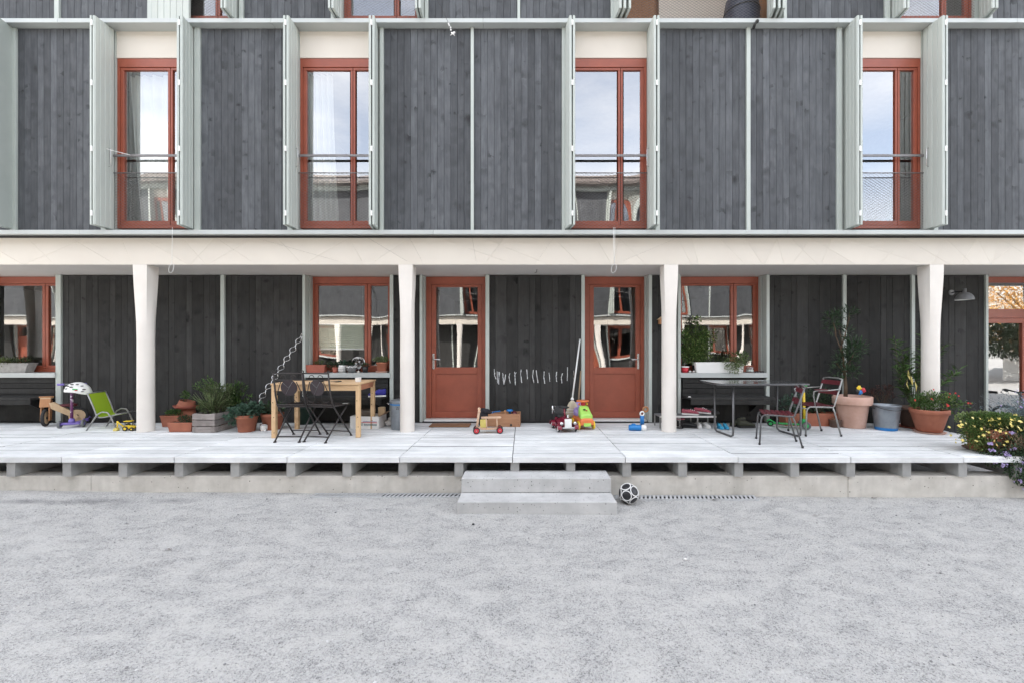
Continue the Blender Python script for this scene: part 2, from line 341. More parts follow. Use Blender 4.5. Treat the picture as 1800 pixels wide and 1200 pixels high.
def concrete_mat(name, c1, c2, pits=.16, scale=24):
    m, t, b, N, L = nodes(name); b.inputs['Roughness'].default_value = .85; b.inputs['Specular IOR Level'].default_value = .25
    tc = N('ShaderNodeTexCoord'); nz = N('ShaderNodeTexNoise'); nz.inputs['Scale'].default_value = 3.5; nz.inputs['Detail'].default_value = 9; nz.inputs['Roughness'].default_value = .65
    L(tc.outputs['Object'], nz.inputs['Vector'])
    rp = N('ShaderNodeValToRGB'); rp.color_ramp.elements[0].position = .3; rp.color_ramp.elements[1].position = .7
    rp.color_ramp.elements[0].color = tuple(c1) + (1,); rp.color_ramp.elements[1].color = tuple(c2) + (1,); L(nz.outputs['Fac'], rp.inputs[0])
    vo = N('ShaderNodeTexVoronoi'); vo.inputs['Scale'].default_value = scale; L(tc.outputs['Object'], vo.inputs['Vector'])
    sp = N('ShaderNodeSeparateColor'); L(vo.outputs['Color'], sp.inputs[0])
    th = N('ShaderNodeMath'); th.operation = 'MULTIPLY'; th.inputs[1].default_value = pits; L(sp.outputs[0], th.inputs[0])
    ls = N('ShaderNodeMath'); ls.operation = 'LESS_THAN'; L(vo.outputs['Distance'], ls.inputs[0]); L(th.outputs[0], ls.inputs[1])
    mx = N('ShaderNodeMix'); mx.data_type = 'RGBA'; L(ls.outputs[0], mx.inputs[0]); L(rp.outputs[0], mx.inputs[6]); mx.inputs[7].default_value = tuple(x * .38 for x in c1) + (1,)
    ms_ = N('ShaderNodeMapping'); ms_.inputs['Scale'].default_value = (9, 9, .9); L(tc.outputs['Object'], ms_.inputs['Vector'])
    sn = N('ShaderNodeTexNoise'); sn.inputs['Scale'].default_value = 1; sn.inputs['Detail'].default_value = 5; L(ms_.outputs[0], sn.inputs['Vector'])
    sr = N('ShaderNodeMapRange'); sr.inputs[1].default_value = .3; sr.inputs[2].default_value = .55; sr.inputs[3].default_value = .91; sr.inputs[4].default_value = 1.03; L(sn.outputs['Fac'], sr.inputs[0])
    sv = N('ShaderNodeVectorMath'); sv.operation = 'SCALE'; L(mx.outputs[2], sv.inputs[0]); L(sr.outputs[0], sv.inputs['Scale'])
    L(sv.outputs[0], b.inputs['Base Color'])
    bp = N('ShaderNodeBump'); bp.invert = True; bp.inputs['Distance'].default_value = .004; bp.inputs['Strength'].default_value = .6; L(ls.outputs[0], bp.inputs['Height'])
    L(bp.outputs[0], b.inputs['Normal']); return m
K['gravel'] = gravel_mat()
K['plinth'] = concrete_mat('cast_concrete', (.43, .41, .37), (.61, .585, .54), .15, 20)
K['step'] = concrete_mat('pitted_grey_concrete', (.385, .387, .385), (.53, .53, .525), .2, 34)
K['pebble'] = mat('loose_stones', (.45, .45, .448), (.33, .33, .332), scale=3, rough=.9, island=.45)

# ------------------------------------------------------------------ ground
def ground():
    xs = np.concatenate([np.linspace(-70, -9, 12), np.arange(-8.9, 8.9, .09), np.linspace(9, 70, 12)])
    ys = np.concatenate([np.linspace(-60, 0, 26)[:-1], np.arange(0, 5, .07), np.linspace(5, 14, 8), np.linspace(16, 70, 6)])
    X, Y = np.meshgrid(xs, ys); Z = gz(X, Y)
    nx, ny = len(xs), len(ys)
    v = np.stack([X, Y, Z], -1).reshape(-1, 3)
    i = np.arange(nx * ny).reshape(ny, nx)
    q = np.stack([i[:-1, :-1], i[:-1, 1:], i[1:, 1:], i[1:, :-1]], -1).reshape(-1, 4)
    me = bpy.data.meshes.new('gravel_yard'); me.from_pydata(v.tolist(), [], q.tolist()); me.materials.append(K['gravel'])
    me.polygons.foreach_set('use_smooth', [True] * len(me.polygons))
    o = bpy.data.objects.new('gravel_yard', me); COL.objects.link(o); o['kind'] = 'structure'
    # loose stones
    n = 85000
    y = 1.9 + 2.85 * np.random.rand(n) ** 1.25; x = (np.random.rand(n) - .5) * 2 * (1.28 * y + .5)
    cl = np.sin(x * 2.1 + 2 * np.sin(y * 1.9)) * np.sin(y * 3.7 + 1.1 * np.sin(x * 2.7)) + .5 * np.sin(x * 6.3 + y * 1.3) * np.sin(y * 8.1 - x)
    keep = (cl > np.random.randn(n) * .55) & ~((x > -.7) & (x < .97) & (y > 4.22))
    x, y = x[keep], y[keep]; n = len(x)
    s = .0016 + .0032 * np.random.rand(n) ** 2.2 + (np.random.rand(n) > .988) * .008 * np.random.rand(n)
    a = np.random.rand(n) * 2 * PI
    base = np.array([(1, 0, 0), (0, 1, 0), (-1, 0, 0), (0, -1, 0), (0, 0, 1), (0, 0, -1)], float)
    j = base[None] * (.7 + .6 * np.random.rand(n, 6, 1)) * s[:, None, None]; j[:, :, 2] *= .75
    c_, s_ = np.cos(a)[:, None], np.sin(a)[:, None]
    vx = j[:, :, 0] * c_ - j[:, :, 1] * s_ + x[:, None]; vy = j[:, :, 0] * s_ + j[:, :, 1] * c_ + y[:, None]
    vz = j[:, :, 2] + (gz(x, y) + s * .35)[:, None]
    v = np.stack([vx, vy, vz], -1).reshape(-1, 3)
    tri = np.array([(0, 1, 4), (1, 2, 4), (2, 3, 4), (3, 0, 4), (1, 0, 5), (2, 1, 5), (3, 2, 5), (0, 3, 5)])
    f = (tri[None] + (np.arange(n) * 6)[:, None, None]).reshape(-1, 3)
    me = bpy.data.meshes.new('gravel'); me.from_pydata(v.tolist(), [], f.tolist()); me.materials.append(K['pebble'])
    o = bpy.data.objects.new('gravel', me); COL.objects.link(o); o['kind'] = 'stuff'
    o['label'] = 'loose pale grey gravel scattered over the yard'
ground()

# ------------------------------------------------------------------ boards
_bm = {}
def board_mesh(wd, h, mt, t=.018, ch=.003, name='board'):
    k = (round(wd, 4), round(h, 3), mt, t)
    if k not in _bm:
        a = wd / 2 - .0011
        _bm[k] = M().prism([(-a, t), (-a, ch), (-a + ch, 0), (a - ch, 0), (a, ch), (a, t)], -h / 2, h / 2, 'z').mesh(name)
        _bm[k].materials.append(K[mt])
    return _bm[k]
def cladding(root, X0, X1, Z0, Z1, Yf, mt='clad', wd=.0945, hi=True, uneven=False):
    n = max(1, round((X1 - X0) / wd)); wd = (X1 - X0) / n
    p = M().box(X0, X1, Yf + .021, Yf + .07, Z0, Z1).ob('cladding_panel', K['back'], root)
    if hi:
        i = 0
        while i < n:
            k = 2 if (uneven and i < n - 1 and random.random() < .38) else 1
            place(board_mesh(wd * k, Z1 - Z0, mt), 'board', p, (X0 + wd * (i + k / 2), Yf + random.uniform(-.0015, .0015), (Z0 + Z1) / 2))
            i += k
    else:
        m = M()
        for i in range(n):
            m.box(X0 + wd * i + .002, X0 + wd * (i + 1) - .002, Yf, Yf + .02, Z0, Z1)
        m.ob('board', K[mt], p, kind='stuff')
    return p

ZL = 3.299; ST = 2.957          # first ledge top, storey height
YC, YB = 6.073, 6.127           # upper cladding face, band / column face
YW = 6.977                      # ground floor cladding face
CE = 2.845                      # veranda ceiling

def frame_rect(m, x0, x1, z0, z1, y0, y1, l, r, b, t):
    """four members butted: verticals between the horizontals"""
    if b: m.box(x0, x1, y0, y1, z0, z0 + b)
    if t: m.box(x0, x1, y0, y1, z1 - t, z1)
    if l: m.box(x0, x0 + l, y0, y1, z0 + b, z1 - t)
    if r: m.box(x1 - r, x1, y0, y1, z0 + b, z1 - t)
    return m
def net(x0, x1, z0, z1, y, root, pw=.062, ph=.040, r=.0015):
    m = M()
    sl = ph / pw; H = z1 - z0; W = x1 - x0
    c = -H / sl
    while c < W:
        for s in (1, -1):
            a0, a1 = max(0, c), min(W, c + H / sl)
            if a1 - a0 < .02: continue
            za, zb = (a0 - c) * sl, (a1 - c) * sl
            if s < 0: za, zb = H - za, H - zb
            pts = []
            d = Vector((a1 - a0, 0, zb - za)); nn = Vector((-d.z, 0, d.x)).normalized() * r
            A = Vector((x0 + a0, y + .0012 * s, z0 + za)); B = A + d; f = Vector((0, -r * 1.5, 0))
            b = len(m.v)
            m.add([A + nn, A - nn, A + f, B + nn, B - nn, B + f], [(0, 3, 4, 1), (1, 4, 5, 2), (2, 5, 3, 0)])
        c += pw
    return m.ob('wire_net', K['rail'], root, kind='stuff')

def pane(root, x0, x1, y, z0, z1, bow=None, nm='pane', k_=1):
    """sheet of insulating glass, slightly bowed as they are"""
    still = bow is not None
    bow = random.choice((-1, 1)) * random.uniform(.0015, .0045) * k_ if bow is None else bow
    tx, tz = (0, 0) if still else (random.uniform(-.003, .003) * k_, random.uniform(-.002, .002) * k_)
    n, k = 10, 14; v = []; f = []
    for j in range(k + 1):
        for i in range(n + 1):
            u, w = i / n * 2 - 1, j / k * 2 - 1
            v.append((x0 + (x1 - x0) * i / n, y - bow * (1 - u * u) * (1 - w * w) + tx * u * .3 + tz * w * .3, z0 + (z1 - z0) * j / k))
    for j in range(k):
        for i in range(n):
            a = j * (n + 1) + i; f.append((a, a + 1, a + n + 2, a + n + 1))
    m = M(); m.add(v, f, True)
    return m.ob(nm, K['glass' if k_ < 1 else 'glass_low'], root)

def shutter(root, xf, xr, zb, side, handle=False, n=4, h=2.857, yf=5.823, yr=6.10):
    """one perpendicular leaf from its front edge (xf, yf) to its hinge edge (xr, yr); boards on `side`"""
    d = Vector((xr - xf, yr - yf)); Lg = d.length; a = math.atan2(d.y, d.x) - PI / 2
    t = .024
    s = M().box(-t / 2, t / 2, 0, Lg, 0, h).ob('shutter', K['trim'], root, bevel=.002)
    s.location = (xf, yf, zb); s.rotation_euler = (0, 0, a)
    wd = (Lg - .004) / n
    me = board_mesh(wd, h - .006, 'shut', t=.008, ch=.0062, name='shutter_board')
    for i in range(n):
        place(me, 'board', s, (side * (t / 2 + .008), .002 + wd * (i + .5), h / 2), (0, 0, -side * PI / 2 + PI) if side > 0 else (0, 0, -PI / 2))
    if handle:
        M().tube([(side * .022, .19, .87), (side * .05, .19, .88), (side * .05, .19, 1.12), (side * .022, .19, 1.13)], .005, 6).ob('handle', K['steel'], s)
    return s
def hinges(root, x, zb):
    for z in (.12, 1.0, 1.9, 2.72):
        M().box(x - .012, x + .012, 5.812, 5.824, zb + z, zb + z + .07).ob('hinge', K['white'], root)

def up_window(root, X0, X1, zb, leaves, mull=(.70, .81), rails=True, hi=True, handles=()):
    W = part_empty('window', root)
    m = M(); frame_rect(m, X0, X1, zb + .07, zb + 2.516, 6.14, 6.215, .034, .034, .045, .125)
    m.ob('frame', K['red'], W, bevel=.003)
    ml, mr = X0 + mull[0], X0 + mull[1]; mc = (ml + mr) / 2
    for (a, b) in ((X0 + .036, mc - .003), (mc + .003, X1 - .036)):
        frame_rect(M(), a, b, zb + .118, zb + 2.388, 6.150, 6.205, mc - .003 - ml if b < mc else .032, mr - mc - .003 if a > mc else .032, .065, .036).ob('sash', K['red'], W, bevel=.006)
        a2, b2 = (a + .03, ml + .004) if b < mc else (mr - .004, b - .03)
        pane(W, a2, b2, 6.172, zb + .180, zb + 2.356, k_=.5)
    M().prism([(6.128, zb + .03), (6.128, zb + .045), (6.213, zb + .068), (6.213, zb + .05)], X0, X1, 'x').ob('sill', K['metal'], W)
    M().box(X0, X1, 6.132, 6.20, zb + 2.519, zb + 2.897).ob('lintel', K['cream'], root)
    if rails:
        M().box(X0, X1, 6.075, 6.092, zb + 1.075, zb + 1.108).ob('rail', K['rail'], W, bevel=.003)
        M().tube([(X0, 6.085, zb + .845), (X1, 6.085, zb + .845)], .008, 8).ob('rail', K['rail'], W)
        if hi: net(X0 + .01, X1 - .01, zb + .03, zb + .84, 6.09, W)
    for k, (xf, xr, sd) in enumerate(leaves):
        if hi: shutter(root, xf, xr, zb + .035, sd, handle=k in handles)
        else:
            M().add([], []).box(min(xf, xr), max(xf, xr) + .03, 5.823, 6.10, zb + .035, zb + 2.89).ob('shutter', K['trim'], root)
    return W

def post(root, x0, x1, z0, z1, y0, y1, nm='post'):
    M().box(x0, x1, y0, y1, z0, z1).ob(nm, K['trim'], root, bevel=.003)

def split(polys, a, b):
    out = []
    n = Vector((-(b - a).y, (b - a).x))
    for pl in polys:
        d = [n.dot(p - a) for p in pl]
        if min(d) > -1e-6 or max(d) < 1e-6: out.append(pl); continue
        A, B = [], []
        for i in range(len(pl)):
            p, q = pl[i], pl[(i + 1) % len(pl)]; dp, dq = d[i], d[(i + 1) % len(pl)]
            if dp >= 0: A.append(p)
            if dp <= 0: B.append(p)
            if dp * dq < 0:
                c = p + (q - p) * (dp / (dp - dq)); A.append(c); B.append(c)
        out += [x for x in (A, B) if len(x) > 2]
    return out
def inset(pl, e):
    n = len(pl); r = []
    for i in range(n):
        p0, p, p1 = pl[i - 1], pl[i], pl[(i + 1) % n]
        d0 = (p - p0).normalized(); d1 = (p1 - p).normalized()
        n0 = Vector((-d0.y, d0.x)); n1 = Vector((-d1.y, d1.x)); bs = n0 + n1
        if bs.length < 1e-4: return None
        bs.normalize(); c = max(bs.dot(n0), .25)
        r.append(p + bs * (e / c))
    return r
BAND = [(-40, 40), (48, 95), (124, 203), (150, 42), (213, 232), (250, 330), (378, 335), (320, 362), (380, 450), (445, 365), (487, 532), (450, 615), (613, 533), (613, 640), (647, 725), (720, 745), (720, 650), (770, 905), (830, 838), (887, 850), (848, 965), (973, 1020), (973, 940), (1048, 1075), (1088, 1135), (1088, 1077), (1192, 1215), (1216, 1228), (1190, 1080), (1265, 1310), (1310, 1340), (1366, 1378), (1366, 1345), (1390, 1437), (1425, 1392), (1425, 1505), (1463, 1443), (1480, 1625), (1590, 1545), (1590, 1670), (1662, 1640), (1662, 1710), (1718, 1690), (1718, 1742), (1757, 1743), (1757, 1830), (1795, 1740), (1860, 1880)]

def facade(root, hi=True):
    E = 10.8
    # --- band of cream panels cut by slanting joints
    z0, z1 = CE + .002, 3.228
    M().box(-E, E, YB + .012, YB + .16, CE + .004, z1).ob('band_beam', K['back'], root)
    polys = [[Vector((-E, z0)), Vector((E, z0)), Vector((E, z1)), Vector((-E, z1))]]
    px = lambda p: (p - VX) * YB / F
    if hi:
        for t, b in BAND:
            a, c = Vector((px(t), z1)), Vector((px(b), z0)); polys = split(polys, a, c) if abs(t - b) > -1 else polys
            if len(polys) > 230: break
        for pl in polys:
            ar = abs(sum(pl[i].x * pl[i - 1].y - pl[i - 1].x * pl[i].y for i in range(len(pl)))) / 2
            if ar < .0015: continue
            q = inset(pl, .001)
            if q: 
                o = M().prism([tuple(p) for p in q], YB, YB + .011, 'y').ob('band_panel', K['cream'], root)
    else:
        M().box(-E, E, YB, YB + .011, z0, z1).ob('band_panel', K['cream'], root)
    # --- ceiling over the veranda
    M().box(-E, E, YB + .003, 7.30, CE, CE + .05).ob('ceiling', K['ceil'], root)
    # --- ledges of folded sheet
    for zt, js in ((ZL, (139, 762, 1385)), (ZL + ST, (101, 476, 849, 1474, 1788))):
        ed = [-E] + [(p - VX) / 125.8 for p in js] + [E]
        for a, b in zip(ed, ed[1:]):
            M().prism([(5.962, zt - .058), (5.962, zt), (6.16, zt + .012), (6.16, zt - .058)], a + .0015, b - .0015, 'x').ob('ledge', K['sheet'], root, bevel=.002)
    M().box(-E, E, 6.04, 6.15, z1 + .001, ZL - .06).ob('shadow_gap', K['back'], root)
    # --- first floor
    LV = [(-5.866, -5.863, 1), (-5.905, -5.902, -1), (-4.666, -4.70, 1), (-4.625, -4.662, -1)]
    def pr(l, r): return [(l[0], l[1], 1), (l[0] - .042, l[1] - .042, -1), (r[0], r[1], -1), (r[0] + .042, r[1] + .042, 1)]
    def lr(l, r): return [(l[0], l[1], 1), (l[0] - .042, l[1] - .042, -1), (r[0], r[1], 1), (r[0] - .042, r[1] - .042, -1)]
    zb = ZL
    wins = [(-5.845, -4.745, pr((-5.866, -5.863), (-4.715, -4.75)), (0,)),
            (-3.212, -2.115, pr((-3.222, -3.23), (-2.092, -2.135)), (0,)),
            (.645, 1.775, pr((.69, .645), (1.80, 1.787)), (0, 2)),
            (4.64, 5.715, pr((4.615, 4.64), (5.742, 5.724)), (2,))]
    for X0, X1, lv, hd in wins: up_window(root, X0, X1, zb, lv, hi=hi, handles=hd)
    if hi:
        for x in (-5.887, -4.694, -3.243, -2.071, .669, 1.821, 4.594, 5.763): hinges(root, x, zb + .035)
        # leaf of the window left of the frame
        shutter(root, -7.2, -7.27, zb + .035, -1); shutter(root, -7.245, -7.315, zb + .035, 1)
    za, zc = zb + .008, zb + 2.893
    P1 = [(-7.277, -7.2), (-5.99, -5.915), (-4.667, -4.588), (-3.345, -3.27), (-2.036, -1.984), (-.747, -.703), (.546, .59), (1.875, 1.935), (3.165, 3.22), (4.45, 4.514), (5.82, 5.88)]
    for a, b in P1: post(root, a, b, za, zc, YC - .028, YC + .06)
    for a, b in ((-E, -7.28), (-7.195, -5.992), (-4.586, -3.347), (-1.982, -.749), (-.701, .544), (1.937, 3.163), (3.222, 4.448), (5.882, 7.15), (7.16, E)):
        cladding(root, a, b, za, zc, YC, hi=hi and -7.5 < a and b < 7.4)
    # jamb linings between post and window
    for a, b in ((-5.914, -5.847), (-4.743, -4.669), (-3.269, -3.214), (-2.113, -2.038), (.592, .643), (1.777, 1.873), (4.516, 4.638), (5.717, 5.818)):
        M().box(a, b, YC + .04, 6.22, za, zc).ob('jamb', K['trim'], root)
    # --- second floor
    zb = ZL + ST; za, zc = zb + .008, zb + 2.893
    for X0, X1, lv in ((-5.16, -4.10, lr((-5.16, -5.15), (-4.08, -4.09))[2:]), (-2.58, -1.475, pr((-2.61, -2.60), (-1.462, -1.475))), (5.31, 6.45, pr((5.255, 5.30), (6.42, 6.53)))):
        up_window(root, X0, X1, zb, lv, hi=hi)
    if hi:
        M().box(-5.25, -4.72, 6.03, 6.056, zb + .035, zb + 2.89).ob('shutter', K['trim'], root)
        s = root.children[-1] if False else None
        for i in range(6):
            place(board_mesh(.088, 2.85, 'shut', t=.008, ch=.0062, name='shutter_board'), 'board', bpy.data.objects[[o.name for o in root.children if o.name.startswith('shutter')][-1]], (-5.25 + .044 + .088 * i, 6.022, zb + 1.46))
        for k in range(3):
            shutter(root, 1.33 + .062 * k, 1.30 + .062 * k, zb + .035, 1 if k == 2 else -1)
            shutter(root, 3.43 + .062 * k, 3.50 + .062 * k, zb + .035, -1 if k == 0 else 1)
    P2 = [(-6.65, -6.585), (-5.33, -5.265), (-4.03, -3.975), (-2.73, -2.685), (-1.40, -1.35), (-.085, -.045), (1.24, 1.295), (3.69, 3.735), (5.13, 5.20), (6.60, 6.65)]
    for a, b in P2: post(root, a, b, za, zc, YC - .028, YC + .06)
    for a, b in ((-E, -6.652), (-6.583, -5.332), (-3.973, -2.732), (-1.348, -.087), (-.043, 1.238), (3.737, 5.128), (6.652, E)):
        cladding(root, a, b, za, zc, YC, hi=hi and -7.5 < a + 4 and b < 8 + 3 and a > -8)
    for a, b in ((-5.263, -5.162), (-4.098, -4.032), (-2.683, -2.582), (-1.473, -1.402), (5.202, 5.308), (6.452, 6.598)):
        M().box(a, b, YC + .04, 6.22, za, zc).ob('jamb', K['trim'], root)
    # loggia of the second floor
    lg = M().box(1.30, 3.69, 7.5, 7.56, za, zc).box(1.24, 1.298, 6.14, 7.5, za, zc).box(3.69, 3.75, 6.14, 7.5, za, zc).ob('loggia_wall', K['larch'], root)
    M().box(1.30, 3.69, 6.16, 7.5, zb - .01, zb + .015).ob('loggia_floor', K['ceil'], root)
    M().box(1.30, 3.69, 6.14, 7.5, zc, zc + .04).ob('loggia_ceiling', K['ceil'], root)
    if hi:
        M().box(2.35, 3.68, 7.40, 7.46, za, zc).ob('loggia_screen', K['cream'], root)
        net(1.50, 3.42, zb + .02, zb + 1.0, 6.11, root)
        M().box(1.5, 3.42, 6.10, 6.12, zb + 1.05, zb + 1.08).ob('rail', K['rail'], root)
    # --- eaves and roof
    zr = ZL + 2 * ST
    M().box(-E, E, 5.9, 6.3, zr - .06, zr + .2).ob('eaves', K['trim'], root)
    rf = M().prism([(5.55, zr + .14), (5.55, zr + .20), (10.8, zr + 2.55), (16.1, zr + .20), (16.1, zr + .14)], -E - .3, E + .3, 'x').ob('roof', K['tile'], root)
    if not hi:
        m = M()
        nrow, w_ = 26, .21
        for i in range(int(2 * E / w_)):
            x = -E + w_ * (i + .5)
            for j in range(nrow if abs(x) < 9 else 1):
                t = j / nrow; y = 5.53 + t * 5.25; z = zr + .20 + t * 2.35
                m.add([(x - .1, y, z), (x - .05, y, z + .06), (x + .05, y, z + .06), (x + .1, y, z), (x - .09, y + .25, z + .10), (x - .045, y + .25, z + .145), (x + .045, y + .25, z + .145), (x + .09, y + .25, z + .10)],
                      [(0, 1, 5, 4), (1, 2, 6, 5), (2, 3, 7, 6), (0, 3, 2, 1)])
        m.ob('roof_tile', K['tile'], rf, kind='stuff')
    # --- body: floors, rear and side walls, rooms
    for z in (CE + .06, ZL + ST - .35, zr - .05):
        M().box(-E + .06, E - .06, 7.31 if z < 3 else 6.23, 15.6, z, z + .25).ob('floor_slab', K['room'], root)
    M().box(-E, E, 15.6, 15.8, -.1, zr + .2).ob('rear_wall', K['render'], root)
    for x in (-E, E - .055):
        M().box(x, x + .05, 7.32, 15.6, -.1, CE + .05).box(x, x + .05, 6.24, 15.6, CE + .051, zr + .2).ob('side_wall', K['render'], root)
    M().box(-E + .06, E - .06, 7.2, 15.6, -.1, .40).ob('ground_slab', K['room'], root)
    for x in (-6.6, -3.9, -1.9, .2, 2.3, 4.5, 7.1):
        M().box(x - .06, x + .06, 7.34, 11.4, .401, CE + .055).ob('partition', K['room'], root)
        M().box(x - .06, x + .06, 6.26, 11.4, CE + .32, ZL + ST - .36).ob('partition', K['room'], root)
    M().box(-E + .06, E - .06, 11.41, 11.5, .401, zr - .06).ob('interior_wall', K['room'], root)
    # --- columns
    n = 64
    for X in [-5.51 + 3.817 * k for k in (-1, 0, 1, 2, 3, 4)]:
        if not hi and False: continue
        rings = []
        for z in [DZ] + [DZ + (CE - DZ) * q for q in (.3, .55, .66, .72, .77, .81, .85, .89, .925, .955, .98, 1)]:
            q = max(0, min(1, ((z - DZ) / (CE - DZ) - .55) / .45)); t = q * q * (3 - 2 * q)
            r0 = .101 + .003 * (1 - (z - DZ) / 2.4); hx, hy = .097 + .004 * q * q, .097 + .004 * q * q
            ring = []
            for j in range(n):
                a = 2 * PI * j / n; c, s = math.cos(a), math.sin(a); k = 1 / max(abs(c), abs(s))
                ring.append((X + (1 - t) * r0 * c + t * hx * c * k, 6.229 + (1 - t) * r0 * s + t * hy * s * k, z))
            rings.append(ring)
        M().loft(rings, smooth=False).ob('column', K['col'], root)
    # --- ground floor cladding and posts
    zt = CE - .012
    for a, b in ((-7.62, -7.535), (-4.935, -4.872), (-3.6, -3.553), (-2.178, -2.122), (-1.69, -1.65), (-.612, -.556), (.945, 1.0), (2.042, 2.095), (2.52, 2.565), (3.96, 4.01), (5.21, 5.265), (6.325, 6.38), (7.535, 7.575)):
        post(root, a, b, .448 if b < 6.17 else .05, CE - .003, YW - .03, 7.07)
    for a, b in ((-E, -9.0), (-7.533, -4.937), (-4.87, -3.602), (-2.12, -1.692), (-.554, .943), (2.097, 2.518), (4.012, 5.208), (5.267, 6.323), (6.382, 7.533), (8.75, E)):
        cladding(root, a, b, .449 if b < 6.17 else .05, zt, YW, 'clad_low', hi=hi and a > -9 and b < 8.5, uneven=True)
    # reveals (outer lining of each opening)
    for a, b in ((-8.98, -7.622), (-3.551, -2.18), (-1.648, -.614), (1.002, 2.04), (2.567, 3.958), (7.577, 8.75)):
        for x in (a, b - .016):
            M().box(x, x + .016, 7.071, 7.28, .452 if b < 7 else .05, CE - .003).ob('jamb', K['trim'], root)

def low_window(root, X0, X1, mull):
    W = part_empty('window', root); y0, y1 = 7.155, 7.235
    X0 += .017; X1 -= .017; zb, zt = 1.255, CE - .004
    frame_rect(M(), X0, X1, zb, zt, y0, y1, .028, .028, .05, .112).ob('frame', K['red'], W, bevel=.003)
    mc = (mull[0] + mull[1]) / 2
    for a, b in ((X0 + .03, mc - .003), (mc + .003, X1 - .03)):
        frame_rect(M(), a, b, zb + .052, zt - .114, y0 + .012, y1 - .012, .05, .05, .055, .035).ob('sash', K['red'], W, bevel=.006)
        pane(W, a + .045, b - .045, y0 + .034, zb + .10, zt - .145)
    M().box(X0 - .04, X1 + .03, 6.925, 7.152, 1.176, 1.252).ob('window_sill', K['sheet'], root, bevel=.003)
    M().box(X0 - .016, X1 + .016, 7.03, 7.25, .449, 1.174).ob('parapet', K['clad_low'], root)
def door(root, X0, X1, hs):
    D = part_empty('door', root); y0, y1 = 7.15, 7.235; X0 += .017; X1 -= .017; zt = CE - .004; zb = .452
    frame_rect(M(), X0, X1, zb + .03, zt, y0, y1, .085, .06, 0, .125).ob('frame', K['red'], D, bevel=.003)
    a, b = X0 + .088, X1 - .063; z0, z1 = zb + .034, zt - .128
    zg0, zg1 = CZ - 35.0 / 104.7 - .0, CZ + 105.0 / 104.7
    lf = frame_rect(M(), a, b, z0, z1, y0 + .012, y1 - .01, .075, .075, .10, z1 - zg1)
    lf.box(a + .075, b - .075, y0 + .012, y1 - .01, zg0 - .11, zg0)
    lf = lf.ob('leaf', K['red'], D, bevel=.004)
    M().box(a + .075, b - .075, y0 + .028, y1 - .02, z0 + .10, zg0 - .11).ob('door_panel', K['red'], D)
    pane(D, a + .07, b - .07, y0 + .034, zg0 - .005, zg1 + .005)
    M().box(X0, X1, 7.0, y1, zb - .002, zb + .026).ob('threshold', K['white'], D, bevel=.003)
    x = a + .035 if hs < 0 else b - .035
    h = M().box(x - .017, x + .017, y0 + .004, y0 + .012, 1.30, 1.56).ob('door_handle', K['steel'], D, bevel=.003)
    M().tube([(x, y0 + .004, 1.465), (x, y0 - .04, 1.465), (x - hs * .02, y0 - .045, 1.465), (x - hs * .12, y0 - .045, 1.462)], .009, 8).ob('lever', K['steel'], h)
def glass_door(root):
    D = part_empty('glass_door', root); X0, X1 = 7.594, 8.733; y0, y1 = 7.155, 7.235; zt = CE - .004
    frame_rect(M(), X0, X1, .06, zt, y0, y1, .03, .05, .05, .10).box(X0 + .03, X1 - .05, y0, y1, 2.15, 2.30).ob('frame', K['red'], D, bevel=.003)
    frame_rect(M(), X0 + .03, X1 - .053, .115, 2.147, y0 + .01, y1 - .01, .05, .30, .12, .08).ob('leaf', K['red'], D, bevel=.004)
    pane(D, X0 + .07, X1 - .35, y0 + .034, .22, 2.08, bow=.0004, k_=.9)
    pane(D, X0 + .03, X1 - .05, y0 + .034, 2.29, 2.75, bow=.0004, k_=.9)

HOME = thing('apartment_building', 'dark timber-clad apartment building with grey-green folding shutters and red-brown windows above a column veranda', 'building')
facade(HOME)
low_window(HOME, -8.98, -7.622, (-8.10, -7.965)); low_window(HOME, -3.551, -2.18, (-2.675, -2.56)); low_window(HOME, 2.567, 3.958, (3.475, 3.59))
door(HOME, -1.648, -.614, -1); door(HOME, 1.002, 2.04, 1); glass_door(HOME)

# ------------------------------------------------------------------ the twin building across the yard (seen in the window glass)
TWIN = thing('apartment_building', 'timber-clad building with tiled roof across the yard, reflected in the upstairs window panes', 'building', (2.57, -2.07, 0), PI)
facade(TWIN, hi=False)
low_window(TWIN, -8.98, -7.622, (-8.10, -7.965)); low_window(TWIN, -3.551, -2.18, (-2.675, -2.56)); low_window(TWIN, 2.567, 3.958, (3.475, 3.59))
door(TWIN, -1.648, -.614, -1); door(TWIN, 1.002, 2.04, 1); glass_door(TWIN)
M().box(-10.8, 10.8, 4.8, 6.95, .3, DZ).ob('veranda_floor', K['deck'], TWIN)

T2 = dup(TWIN); T2.location.x -= 21.7
T2['label'] = 'timber-clad building across the yard, further left, reflected in the far-left window'
